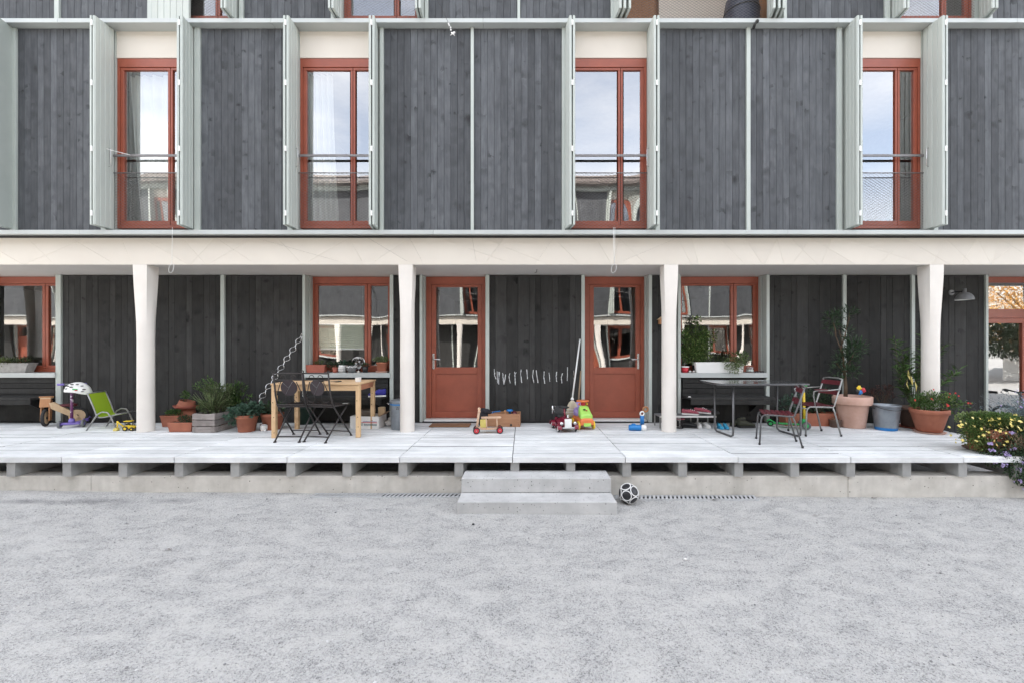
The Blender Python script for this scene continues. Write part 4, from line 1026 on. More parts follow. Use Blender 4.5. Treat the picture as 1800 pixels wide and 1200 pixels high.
t = sill('bush_pot', 'leafy green bush in a pot at the left end of the shoe-rack window sill', 'plant', 1224, 7.04)
round_pot(t, .07, .055, .12, 'black')
tips = [(random.uniform(-.26, .27), random.uniform(-.07, .04), random.uniform(.2, .60)) for _ in range(26)] + [(-.02, 0, .74), (.0, -.02, .84), (.1, 0, .66), (-.16, 0, .66)]
stems(t, (0, 0, .1), tips, .004)
for mt, n1, n2, n3 in (('lf', 46, 420, 40), ('lf_yl', 26, 300, 26), ('lf_hi', 9, 110, 10)):
    m = M()
    for q in tips: foliage(t, [(q, (.075, .05, .09))], n1, .045, .019, mt, m=m)
    foliage(t, [((.0, -.02, .32), (.27, .08, .20))], n2, .045, .019, mt, m=m); foliage(t, [((.0, 0, .80), (.04, .03, .11))], n3, .04, .016, mt, m=m)
    m.ob('foliage', K[mt], t)
t = sill('red_tub', 'small pinkish-red tub with a white lid on the window sill', 'tub', 1204, 7.0)
M().lathe([(.045, 0), (.058, .085), (.052, .085), (.05, .075), (.002, .075)], 24).ob('tub', K['redp'], t); M().lathe([(.064, .086), (.064, .10), (.05, .104), (.002, .104)], 24).ob('lid', K['white'], t)
for px, lb in ((1213, 'left'), (1220, 'right')):
    o = M().ball((0, 0, .017), .02, 12, 8, (1.1, .8, .8)).ob('shell', K['card']); o.location = ((px - VX) * 6.98 / F, 6.98, 1.2535)
    tag(o, 'small white shell on the window sill, the %s of two' % lb, 'shell', 'shells on the sill')
t = sill('white_window_box', 'white rectangular window box with sparse green shoots', 'planter', 1262, 7.0)
trough(t, .80, .15, .17, 'white', taper=.93, rim=.012)
foliage(t, [((.08, 0, .19), (.26, .05, .05))], 120, .06, .012, 'lf_ol', up=1); stems(t, (.15, 0, .15), [(.18, 0, .28), (.1, .0, .27), (.22, .01, .25)], .004)
t = sill('trailing_plant', 'grey-green trailing plant spilling over the right end of the white box', 'plant', 1293, 6.90)
m = M(); foliage(t, [((0, -.01, .17), (.20, .05, .07)), ((-.03, -.03, .08), (.17, .03, .08)), ((.1, -.02, .22), (.13, .05, .07))], 700, .034, .019, 'lf_var', m=m, up=.2); m.ob('foliage', K['lf_var'], t)
m = M(); foliage(t, [((.06, .0, .26), (.17, .06, .07))], 220, .05, .014, 'lf', m=m, up=.8); m.ob('foliage', K['lf'], t)
stems(t, (0, 0, .1), [(.1, -.05, .31), (-.15, -.05, .06), (.02, -.07, -.03), (.2, -.04, .2)], .004)
t = sill('glass_jar', 'squat clear glass jar at the right end of the white box', 'jar', 1318, 7.0)
M().lathe([(.055, 0), (.06, .01), (.06, .07), (.052, .085), (.052, .1), (.047, .1), (.047, .082), (.055, .068), (.055, .012), (.002, .01)], 28).ob('jar', K['glass_thin'], t)
M().lathe([(.053, .012), (.053, .05), (.002, .05)], 24).ob('filling', K['card'], t)
t = sill('pebble_heap', 'little heap of dark pebbles on the sill by the right post', 'pebbles', 1337, 7.0)
m = M()
for _ in range(9): m.ball((random.uniform(-.09, .07), random.uniform(-.03, .03), .012), random.uniform(.01, .018), 8, 6, (1.2, 1, .8))
m.ob('pebble', K['black'], t)

# ================================================================== left group on the deck
# balance bike, leaning on the wall
t = thing('balance_bike', 'small wooden balance bike leaning on dark boards behind the purple scooter', 'balance bike', (-7.39, 6.60, DZ), R(-52))
FR = Matrix.Rotation(R(82), 4, 'Z')
WR = .135
for y, nm in ((0, 0), (.34, 1)):
    wh = M().torus((0, y, WR), WR - .02, .022, 'x', 26, 8).ob('wheel', K['rubber'], t)
    M().disc((0, y, WR), WR - .03, .022, 'x', 24).ob('disc', K['ply'], wh); M().disc((0, y, WR), .02, .05, 'x', 12).ob('axle', K['black'], wh)
    if nm == 0: wh.rotation_euler.z = R(82)
for s in (-1, 1):
    M().prism([(-.035, .09), (.045, .09), (.07, .28), (.085, .40), (.02, .42), (-.02, .3)], s * .045 - .008, s * .045 + .008, 'x').xf(FR).ob('fork_plate', K['ply_or'], t, bevel=.003)
    M().prism([(.04, .36), (.09, .37), (.30, .20), (.375, .11), (.33, .09), (.06, .27)], s * .03 - .007, s * .03 + .007, 'x').ob('side_plate', K['ply'], t, bevel=.003)
M().prism([(-.035, .30), (-.02, .30), (.012, .43), (-.005, .44)], -.06, .06, 'x').xf(FR).ob('front_plate', K['ply_or'], t, bevel=.003)
M().box(-.062, .062, -.01, .10, .425, .442).xf(FR).ob('top_plate', K['ply'], t, bevel=.006)
M().tube([(-.08, .03, .452), (.08, .03, .452)], .012, 8).xf(FR).ob('handlebar', K['ply_or'], t)
M().loft([[(x * w_, y, z) for x, z in ((-.04, .29), (.04, .29), (.05, .315), (.03, .33), (-.03, .33), (-.05, .315))] for y, w_ in ((.14, .6), (.2, 1), (.3, 1.2), (.34, .9))]).ob('saddle', K['maroon'], t)

def kick_scooter(label, px, py, rz, body, grip, colm, h=.68, sc=1):
    """three-wheeled child's scooter: two wheels in front (-y), one behind"""
    t = at('kick_scooter', label, 'scooter', px, py, rz, None, sc)
    for s in (-1, 1):
        w_ = M().torus((s * .135, 0, .06), .042, .018, 'x', 22, 8).ob('wheel', K['grey'], t); M().disc((s * .135, 0, .06), .034, .022, 'x', 16).ob('hub', K[body], w_)
    M().loft([[(x, y * k, z + .062) for y, z in ((-.03, -.012), (.03, -.012), (.035, .012), (0, .022), (-.035, .012))] for x, k in ((-.12, .7), (-.06, 1), (0, 1.4), (.06, 1), (.12, .7))]).ob('front_axle', K[body], t)
    M().loft([[(x * k, y, z) for x, z in ((-.05, .048), (.05, .048), (.055, .062), (-.055, .062))] for y, k in ((0, .7), (.08, 1.1), (.28, 1.15), (.42, .8))], False).ob('deck', K[body], t, bevel=.004)
    w_ = M().torus((0, .45, .045), .03, .015, 'x', 20, 8).ob('wheel', K['rubber'], t); M().disc((0, .45, .045), .024, .03, 'x', 14).ob('hub', K[body], w_)
    M().prism([(.40, .065), (.46, .10), (.50, .075), (.50, .085), (.46, .112), (.39, .075)], -.03, .03, 'x').ob('mudguard', K[body], t)
    M().lathe([(.045, 0), (.03, .06), (.02, .07)], 16, (0, 0, .075)).ob('steering_base', K[body], t)
    c = M().tube([(0, 0, .10), (0, .01, h - .12)], .018, 12).ob('column', K[colm], t); M().tube([(0, .008, h - .13), (0, .012, h)], .013, 10).ob('inner_column', K['white'], c)
    M().tube([(-.11, .012, h), (.11, .012, h)], .012, 10).ob('handlebar', K['grey'], t)
    for s in (-1, 1): M().tube([(s * .085, .012, h), (s * .165, .012, h)], .017, 10).ob('grip', K[grip], t)
    return t
K['violet_print'] = mat('purple_and_white_column_print', (.12, .02, .10), (.62, .55, .62), scale=14, stretch=(1, 1, 2.2), rough=.4, lo=.54, hi=.58, detail=1)
kick_scooter('child\'s purple three-wheeled scooter with a helmet on its handlebar', 126, 751, R(24), 'purple', 'purple', 'violet_print', h=.66)
# helmet
hp = P(139, 683, 6.42)
t = thing('bicycle_helmet', 'white child\'s bicycle helmet with black vents hanging on the scooter handlebar', 'helmet', hp, R(14))
m = M(); rings = []
for i in range(15):
    a = PI * (i / 14) * .5; rr = math.cos(a); z = math.sin(a) * .135
    rings.append([(.165 * rr ** .85 * math.cos(q) * (1.06 if math.cos(q) < 0 else .94), .115 * rr ** .85 * math.sin(q), z - .03 - (.055 * max(0, math.cos(q)) + .01 * abs(math.sin(q))) * (1 - i / 14)) for q in [2 * PI * j / 36 for j in range(36)]])
m.loft(rings); shell = m.ob('shell', K['white'], t)
for x, z, l, an in ((-.09, .055, .05, -20), (-.03, .078, .05, -8), (.035, .076, .045, 10), (.09, .052, .045, 26), (-.10, .015, .045, -12), (.115, .0, .05, 8), (.10, -.03, .04, 14), (-.03, .04, .05, -10)):
    y = -.115 * math.sqrt(max(0, 1 - (x / .17) ** 2 - (max(0, z + .02) / .16) ** 2)) - .002
    M().ob3((0, 0, 0), (1, 1, 1)).v
    v = M(); v.ball((x, y, z), l * .5, 10, 6, (1, .22, .34)); o = v.ob('vent', K['black'], shell)
M().ob3((.02, -.112, .005), (.06, .006, .018), (.1, .05, 0)).ob('sticker', K['green'], shell); M().ob3((.035, -.115, -.008), (.03, .006, .014), (.1, .05, 0)).ob('sticker', K['redp'], shell)
M().tube([(-.06, -.07, -.03), (-.03, -.05, -.11), (0, -.02, -.13), (.05, .03, -.04)], .004, 6).tube([(.02, -.09, -.05), (-.01, -.05, -.12)], .004, 6).ob('strap', K['black'], t)

# green sling chair for a child: sits facing right
t = thing('child_chair', 'small lime green sling chair with grey tube frame beside the left-hand column', 'chair', (-6.24, 6.47, DZ), R(10), None)
for s in (-1, 1):
    y = s * .185
    M().tube([(-.20, y, 0), (-.10, y, .17), (-.06, y, .235), (0, y, .27), (.07, y, .26), (.11, y, .20), (.15, y, .09), (.185, y, 0)], .0105, 8).ob('leg_loop', K['tube_l'], t)
    yy = s * .165
    M().tube([(-.20, yy, .545), (-.13, yy, .36), (-.085, yy, .215), (-.05, yy, .185), (.02, yy, .19), (.17, yy, .225), (.215, yy, .235)], .010, 8).ob('side_rail', K['tube_l'], t)
    for z in ((-.075, .205), ): M().tube([(-.08, y, .20), (-.08, yy, .20)], .008, 6).tube([(.12, y, .19), (.12, yy, .212)], .008, 6).ob('bracket', K['tube_l'], t)
def sling(pts, w_, th):
    m = M(); rings = [[(x, -w_, z), (x, w_, z), (x, w_, z + th), (x, -w_, z + th)] for x, z in pts]; return m.loft(rings, False)
sling([(-.20, .54), (-.165, .45), (-.128, .345), (-.10, .255), (-.082, .212)], .158, .006).ob('backrest', K['lime'], t)
sling([(-.079, .205), (-.045, .178), (.02, .18), (.10, .20), (.21, .232)], .158, .006).ob('seat', K['lime'], t)
M().tube([(-.20, -.165, .545), (-.20, .165, .545)], .009, 8).ob('crossbar', K['tube_l'], t)
M().tube([(.215, -.165, .235), (.215, .165, .235)], .009, 8).ob('crossbar', K['tube_l'], t)

# toy digger
t = at('toy_digger', 'small yellow toy excavator loader at the foot of the left-hand column', 'toy digger', 224, 756, R(8))
for x, r in ((.0, .036), (.085, .028)):
    for s in (-1, 1):
        w_ = M().torus((x, s * .045, r), r - .010, .011, 'y', 18, 8).ob('wheel', K['rubber'], t); M().disc((x, s * .045, r), r * .55, .016, 'y', 12).ob('hub', K['yellow'], w_)
M().prism([(-.045, .03), (.11, .03), (.12, .06), (.07, .075), (.03, .085), (-.045, .07)], -.033, .033, 'y').ob('body', K['yellow'], t, bevel=.004)
m = M()
for x in (-.015, .045):
    for y in (-.028, .028): m.tube([(x, y, .075), (x + .004, y, .135)], .004, 6)
m.ob('cab_post', K['black'], t); M().box(-.03, .065, -.038, .038, .134, .146).ob('cab_roof', K['yellow'], t, bevel=.004)
M().box(-.012, .03, -.018, .018, .08, .105).ob('seat', K['black'], t)
M().tube([(-.045, 0, .06), (-.10, 0, .105), (-.135, 0, .14)], .009, 8).ob('boom', K['yellow'], t); M().tube([(-.135, 0, .14), (-.13, 0, .07), (-.14, 0, .045)], .008, 8).ob('dipper', K['yellow'], t)
M().prism([(-.175, .002), (-.125, .002), (-.12, .03), (-.14, .05), (-.165, .04)], -.028, .028, 'y').ob('bucket', K['pale_yellow'], t, bevel=.003)
M().prism([(.12, .006), (.155, .006), (.165, .03), (.135, .045), (.12, .03)], -.05, .05, 'y').ob('shovel', K['black'], t, bevel=.003)

# terracotta boxes and stack
t = at('terracotta_box', 'terracotta planter box of dense herbs, behind the low one', 'planter', 305, 748, R(4))
trough(t, .27, .19, .175, 'terra', taper=.8); foliage(t, [((0, 0, .20), (.125, .08, .05))], 330, .028, .018, 'lf', up=.5)
t = at('terracotta_box', 'low terracotta planter box of dark herbs, left of the wooden crate', 'planter', 323, 756.5, R(2))
trough(t, .36, .17, .135, 'terra', taper=.84); foliage(t, [((.05, 0, .17), (.13, .06, .055))], 330, .026, .016, 'lf_dk', up=.4)
t = at('upturned_pot', 'upturned terracotta pot carrying the stacked saucers', 'plant pot', 329, 744)
M().lathe([(.145, 0), (.145, .05), (.13, .055), (.105, .245), (.03, .25), (.002, .25)], 28).ob('pot', K['terra'], t)
t = at('stacked_saucer', 'wide red terracotta saucer under the small leaning pot', 'saucer', 329, 744); t.location.z += .252
M().lathe([(.15, 0), (.185, .05), (.176, .05), (.145, .008), (.002, .008)], 30).ob('saucer', K['terra_red'], t)
t = at('leaning_pot', 'small terracotta pot lying tilted with a green sprig, on top of the saucer', 'plant pot', 327, 744); t.location.z += .275; t.rotation_euler = (0, R(12), R(10))
M().lathe([(.12, 0), (.125, .022), (.118, .024), (.105, .095), (.095, .095), (.108, .02), (.002, .018)], 28).ob('pot', K['terra'], t)
stems(t, (-.03, 0, .05), [(-.05, 0, .2), (-.02, -.02, .17), (-.07, .01, .16)], .004); foliage(t, [((-.045, -.01, .19), (.055, .05, .05))], 90, .04, .022, 'lf', up=.4)

# wooden crate with herbs
t = thing('wooden_crate', 'weathered grey wooden crate planted with herbs', 'crate', (-4.575, 6.38, DZ), R(-2))
CW, CD, CH = .33, .54, .27
for i in range(3):
    z0, z1 = i * .092 + .002, i * .092 + .084
    M().box(-CW / 2, CW / 2, -CD / 2, -CD / 2 + .014, z0, z1).ob('board', K['crate'], t, bevel=.003)
    M().box(-CW / 2, CW / 2, CD / 2 - .014, CD / 2, z0, z1).ob('board', K['crate'], t)
    for s in (-1, 1):
        x = s * (CW / 2 - .007); M().box(x - .0069, x + .0069, -CD / 2 + .0145, CD / 2 - .0145, z0, z1).ob('board', K['crate'], t, bevel=.003)
for sx in (-1, 1):
    for sy in (-1, 1): M().box(sx * (CW / 2 - .035) - .018, sx * (CW / 2 - .035) + .018, sy * (CD / 2 - .033) - .018, sy * (CD / 2 - .033) + .018, .0, CH + .004).ob('corner_post', K['crate'], t)
M().box(-CW / 2 + .016, CW / 2 - .016, -CD / 2 + .016, CD / 2 - .016, .20, .225).ob('soil', K['soil'], t)
tips = [(random.uniform(-.2, .24), random.uniform(-.22, .15), random.uniform(.36, .64)) for _ in range(26)]
stems(t, (0, -.05, .22), tips, .004, bend=.12)
m = M()
for q in tips: foliage(t, [(q, (.07, .07, .07))], 26, .045, .020, 'lf_ol', m=m)
foliage(t, [((-.0, -.05, .34), (.19, .2, .11))], 420, .05, .018, 'lf_ol', m=m); m.ob('foliage', K['lf_ol'], t)
m = M()
for _ in range(46):
    a = random.uniform(0, 2 * PI); r = random.uniform(.1, .30); m.tube([(0, -.05, .24), (r * .6 * math.cos(a), -.08 + r * .5 * math.sin(a), .40), (r * math.cos(a) * 1.1, -.08 + r * .8 * math.sin(a), random.uniform(.42, .58))], .0018, 4)
m.ob('stalk', K['lf_var'], t)
# conifer-like bush behind
t = thing('spreading_bush', 'dark green feathery bush spreading behind the wooden crate', 'plant', (-4.62, 6.70, DZ))
round_pot(t, .15, .11, .2, 'terra'); t.location.z -= 0
br = []
for i in range(30):
    a = random.uniform(-.5, PI + .5); e = random.uniform(.15, 1.2); l = random.uniform(.3, .58)
    br.append((l * math.cos(a) * math.cos(e) * 1.05 + .05, -.12 - .18 * random.random() * math.cos(e), .2 + l * math.sin(e)))
stems(t, (0, 0, .18), br, .006, bend=.05)
m = M()
for q in br:
    q = Vector(q); b0 = Vector((0, 0, .22)); d = (q - b0)
    for k in range(76):
        u = random.uniform(.25, 1.08); p = b0 + d * u + Vector((random.gauss(0, .018), random.gauss(0, .018), random.gauss(0, .012)))
        m.leaf(p, d.normalized() + rnd_dir(.2) * .8, .055, .018)
m.ob('foliage', K['lf'], t)

# round pot with strawberry leaves
t = at('terracotta_pot', 'round terracotta pot with broad blue-green leaves beside the table leg', 'plant pot', 434, 757)
round_pot(t, .148, .108, .245, 'terra', rim=.2)
m = M(); foliage(t, [((0, -.02, .29), (.23, .15, .08)), ((-.14, -.08, .22), (.10, .08, .09)), ((.12, -.03, .36), (.12, .08, .06))], 430, .062, .05, 'lf_bl', m=m, up=.5); m.ob('foliage', K['lf_bl'], t)
stems(t, (0, 0, .22), [(random.uniform(-.2, .2), random.uniform(-.12, .05), random.uniform(.25, .40)) for _ in range(12)], .003)
t = at('terracotta_pot', 'terracotta pot with a loose leafy plant half hidden by the table leg', 'plant pot', 479, 753)
round_pot(t, .155, .12, .24, 'terra', rim=.18)
m = M(); foliage(t, [((0, 0, .30), (.2, .12, .10)), ((-.1, -.05, .25), (.12, .06, .07))], 260, .07, .028, 'lf_dk', m=m, up=.5, droop=.2); m.ob('foliage', K['lf_dk'], t)
stems(t, (0, 0, .2), [(random.uniform(-.2, .2), random.uniform(-.1, .1), random.uniform(.3, .42)) for _ in range(8)], .004)
t = at('tin_can', 'small tin can with a torn label in front of the half-hidden pot', 'can', 464, 756.5)
M().lathe([(.045, 0), (.047, .003), (.045, .008), (.045, .098), (.047, .103), (.043, .103), (.042, .01), (.002, .01)], 26).ob('can', K['steel'], t)
M().lathe([(.0462, .02), (.0462, .085)], 26, cap=False).ob('label', K['card'], t)

# wavy plant stakes leaning on the post
t = thing('plant_stakes', 'pair of wavy galvanised plant stakes leaning diagonally against the wall', 'plant stakes', (0, 0, 0))
A, B = P(452, 706, 6.70), P(531, 586, 6.93)
for ph, of in ((0, 0), (1.4, .045)):
    pts = []
    for i in range(90):
        u = i / 89; p = A.lerp(B, u); d = (B - A).normalized(); s = Vector((d.z, 0, -d.x))
        pts.append(p + s * (.026 * math.sin(u * 2 * PI * 7.5 + ph) * min(1, 6 * (1 - u) + .2)) + Vector((of * .5, -of * .3, -of)) + Vector((0, .012 * math.cos(u * 2 * PI * 7.5 + ph), 0)))
    M().tube(pts, .0048, 6).ob('stake', K['steel'], t)
o = M().ball(P(486, 650, 6.72), .02, 10, 6).tube([P(484, 650, 6.75), P(489, 651, 6.74)], .008, 6).ob('clip', K['black'], t)
# ================================================================== pine table and bistro chairs
t = thing('pine_table', 'small plain pine table with knotty legs in front of the bench window', 'table', (-2.817, 6.10, DZ), R(2))
TW, TD, TH = 1.19, .70, .735
for i in range(5):
    w_ = TD / 5; M().box(-TW / 2, TW / 2, -TD / 2 + i * w_ + .0006, -TD / 2 + (i + 1) * w_ - .0006, TH - .02, TH).ob('top_board', K['pine_x'], t, bevel=.002)
for sx in (-1, 1):
    for sy in (-1, 1):
        lg = M().box(sx * (TW / 2 - .035) - .028, sx * (TW / 2 - .035) + .028, sy * (TD / 2 - .04) - .028, sy * (TD / 2 - .04) + .028, 0, TH - .021).ob('leg', K['pine'], t, bevel=.003)
        for k in range(3): M().disc((sx * (TW / 2 - .035) + random.uniform(-.012, .012), sy * (TD / 2 - .04) - .0285, .12 + .2 * k + random.uniform(-.05, .05)), .007, .002, 'y', 10).ob('knot', K['bark'], lg)
for sy in (-1, 1): M().box(-TW / 2 + .064, TW / 2 - .064, sy * (TD / 2 - .03) - .011, sy * (TD / 2 - .03) + .011, TH - .10, TH - .0215).ob('apron', K['pine_x'], t, bevel=.002)
for sx in (-1, 1): M().box(sx * (TW / 2 - .03) - .011, sx * (TW / 2 - .03) + .011, -TD / 2 + .07, TD / 2 - .07, TH - .10, TH - .0215).ob('apron', K['pine_end'], t, bevel=.002)
ZT = DZ + TH + .001
b = thing('white_cup', 'small pale grey cup standing on the right end of the pine table', 'cup', (-2.33, 6.02, ZT))
M().loft([[(x * s, y * s, z) for x, y in ((-.034, -.03), (.034, -.03), (.034, .03), (-.034, .03))] for s, z in ((.88, 0), (1, .06), (.94, .06), (.84, .008))], False).ob('cup', K['white'], b, bevel=.004)
b = thing('scissors', 'pair of small dark scissors lying on the pine table', 'scissors', (-2.62, 5.98, ZT + .004), R(80))
for s in (-1, 1): M().torus((s * .03, -.03, .006), .022, .006, 'z', 16, 6).tube([(s * .014, -.015, .004), (-s * .006, .09, .004)], [.006, .002], 6).ob('blade', K['black'], b)
b = thing('tin_box', 'dark flat tin on the pine table near the left bistro chair', 'tin', (-2.86, 6.03, ZT))
M().lathe([(.035, 0), (.036, .02), (.03, .023), (.002, .023)], 18).ob('tin', K['black'], b)

def bistro(label, x, y, rz):
    """folding iron chair: X legs, lattice seat, round slate plate in the back; faces +y"""
    t = thing('bistro_chair', label, 'folding chair', (x, y, DZ), rz, 'dark iron bistro chairs at the pine table')
    H = .185
    for s in (-1, 1):
        m = M().tube([(s * H, .25, .012), (s * H, .02, .27), (s * H, -.14, .46), (s * H, -.19, .60), (s * H, -.235, .88)], .0105, 8)
        m.ob('back_leg', K['iron'], t)
        M().tube([(s * (H - .028), -.25, .012), (s * (H - .028), .02, .275), (s * (H - .028), .17, .40), (s * (H - .028), .185, .435)], .0105, 8).ob('front_leg', K['iron'], t)
        for yy, q in ((.25, 0), (-.25, .028)): M().disc((s * (H - q), yy, .006), .02, .012, 'z', 12).ob('foot', K['iron'], t)
    for yy, zz, q in ((.20, .067, .0), (-.195, .066, .028)): M().tube([(-H + q, yy, zz), (H - q, yy, zz)], .008, 6).ob('crossbar', K['iron'], t)
    # seat
    m = M(); frame_rect(m, 0, 0, 0, 0, 0, 0, 0, 0, 0, 0); m = M()
    m.tube([(-.17, -.15, .445), (.17, -.15, .445), (.19, .20, .45), (-.19, .20, .45)], .010, 6, True).ob('seat_frame', K['iron'], t)
    for i in range(7):
        yy = -.12 + .048 * i; M().box(-.175, .175, yy - .014, yy + .014, .441, .4445).ob('seat_slat', K['iron'], t)
    for i in range(7):
        xx = -.145 + .048 * i; M().box(xx - .012, xx + .012, -.15, .20, .4455, .449).ob('seat_slat', K['iron'], t)
    # back
    bk = lambda u, z: (u, -.19 - (z - .60) * .16, z)
    M().tube([bk(-H - .012, .885), bk(H + .012, .885)], .009, 8).ob('top_rail', K['iron'], t)
    M().tube([bk(-H, .80), bk(H, .80)], .007, 8).ob('second_rail', K['iron'], t)
    for s in (-1, 1):
        M().torus(bk(s * (H + .004), .905), .016, .005, 'y', 14, 6).ob('finial', K['iron'], t)
        M().tube([bk(s * .06 + s * .042 * math.cos(q) * (1 - q * .08), .825 + .044 * math.sin(q) * (1 - q * .08)) for q in [i * .42 for i in range(13)]], .0045, 6).ob('scroll', K['iron'], t)
        M().tube([bk(s * .10, .775), bk(s * .13, .70), bk(s * .165, .60)], .006, 6).ob('back_bar', K['iron'], t)
        M().tube([bk(s * (.105 + .055 * math.cos(q)), .565 + .06 * math.sin(q)) for q in [PI * .75 + i * .33 for i in range(11)]], .004, 6).ob('scroll', K['iron'], t)
    c = bk(0, .70); n = 18
    d = M().disc((0, 0, 0), .105, .012, 'y', 28).ob('back_plate', K['slate'], t); d.location = c; d.rotation_euler.x = R(9)
    for pts in (((-.075, -.0072, .07), (-.005, -.0072, .0), (.06, -.0072, .08)), ((.05, -.0072, .075), (-.045, -.0072, -.085))):
        M().tube(pts, .0022, 5).ob('inlay_line', K['grey'], d)
    M().tube([bk(-H, .475), bk(H, .475)], .007, 8).ob('lower_rail', K['iron'], t)
    return t
bistro('dark iron bistro chair with a round back plate at the table\'s left corner', -3.04, 5.74, R(0))
bistro('dark iron bistro chair turned slightly right, in front of the pine table', -2.625, 5.72, R(-12))
b = thing('cloth_scrap', 'small white folded cloth on the seat corner of the turned bistro chair', 'cloth', (-2.435, 5.84, DZ + .452))
M().box(-.035, .035, -.025, .025, 0, .008).ob('cloth', K['cloth'], b, bevel=.003)

t = at('green_bucket', 'dark green plastic bucket standing under the pine table', 'bucket', 537, 744)
M().lathe([(.10, 0), (.105, .004), (.135, .26), (.142, .262), (.142, .275), (.134, .275), (.10, .01), (.002, .01)], 28).ob('bucket_wall', K['bottle'], t)
M().tube([(-.14, 0, .262), (-.10, -.07, .20), (0, -.10, .17), (.10, -.07, .20), (.14, 0, .262)], .004, 6).ob('handle', K['black'], t)

K['blue_grey'] = mat('faded_blue_grey_print', (.28, .27, .42), rough=.9)
# white cardboard box with print, filled
t = at('cardboard_box', 'white cardboard box with red and teal print, filled with odds and ends under the bench', 'box', 648, 749.5, R(-4))
BW, BD, BH = .44, .30, .185
M().box(-BW / 2, BW / 2, -BD / 2, -BD / 2 + .005, 0, BH).ob('front_wall', K['card'], t); M().box(-BW / 2, BW / 2, BD / 2 - .005, BD / 2, 0, BH).ob('rear_wall', K['card'], t)
for s in (-1, 1): M().box(s * BW / 2 - (.005 if s > 0 else 0), s * BW / 2 + (0 if s > 0 else .005), -BD / 2 + .0055, BD / 2 - .0055, 0, BH).ob('side_wall', K['card'], t)
M().box(-BW / 2 + .006, BW / 2 - .006, -BD / 2 + .006, BD / 2 - .006, .001, .005).ob('base', K['card'], t)
M().ob3((BW / 2 + .045, 0, BH + .03), (.004, BD - .02, .11), (0, R(55), 0)).ob('flap', K['brown_card'], t)
yf = -BD / 2 - .0015
M().prism([(-.075, .092), (.195, .088), (.195, .099), (-.075, .099)], yf - .0006, yf + .0006, 'y').ob('red_stripe', K['redp'], t)
M().prism([(-.115, .07), (-.108, .07), (-.072, .107), (-.09, .107), (-.09, .102), (-.084, .102)], yf - .0006, yf + .0006, 'y').ob('printed_arrow', K['navy'], t)
for k in range(17):      # small blue line of print, too faint in the photograph to read
    x = -.02 + .0125 * k; M().prism([(x, .103), (x + .008, .103), (x + .009, .103 + random.uniform(.010, .020)), (x + .001, .103 + random.uniform(.010, .018))], yf - .0005, yf + .0006, 'y').ob('faint_print', K['blue_grey'], t)
text(t, 'ZO innovations', (.055, yf, .064), .043, 'teal', 'printed_word', slant=.15, bold=.0012)
b = at('plastic_tub', 'grey-brown plastic tub sticking out of the white cardboard box', 'tub', 646, 747); b.location.z += .05
M().loft([[(x * s, y * s, z) for x, y in ((-.10, -.08), (.10, -.08), (.10, .08), (-.10, .08))] for s, z in ((.82, 0), (1, .18), (1.06, .18), (1.06, .20), (.98, .20), (.8, .02))], False).ob('tub', mat('taupe_plastic', (.19, .165, .14), rough=.6), b, bevel=.006)
b = at('wood_block', 'split piece of firewood standing in the white cardboard box', 'wood', 671, 747, R(10)); b.location.z += .05
M().prism([(-.05, -.03), (.045, -.04), (.055, .02), (0, .045), (-.045, .03)], 0, .24, 'z').ob('block', K['ply'], b, bevel=.004)
b = at('plastic_bag', 'small white crumpled bag behind the cardboard box', 'bag', 683, 748)
M().ball((0, 0, .05), .06, 12, 8, (1, .6, .8)).ball((.02, 0, .11), .03, 8, 6).ob('bag', K['card'], b)

# zinc bin
t = at('zinc_bin', 'small zinc dustbin with a blue band, half behind the second column', 'bin', 704, 752.5)
M().lathe([(.13, 0), (.135, .01), (.152, .40), (.152, .41)], 32, cap=False).ob('bin_wall', K['zinc'], t); M().lathe([(.128, .006), (.002, .006)], 24, cap=False).ob('base', K['zinc'], t)
M().lathe([(.153, .365), (.1538, .385)], 32, cap=False).ob('blue_band', K['blue'], t)
M().lathe([(.160, .408), (.163, .42), (.155, .43), (.08, .445), (.002, .447)], 32, cap=False).lathe([(.160, .408), (.150, .407)], 32, cap=False).ob('lid', K['zinc'], t)
M().tube([(-.155, -.02, .36), (-.19, -.03, .385), (-.19, .03, .385), (-.155, .02, .36)], .006, 6).ob('side_handle', K['steel'], t)
M().tube([(-.02, -.151, .31), (0, -.156, .35), (.02, -.151, .31), (-.02, -.151, .31)], .003, 5).ob('emblem', K['black'], t)

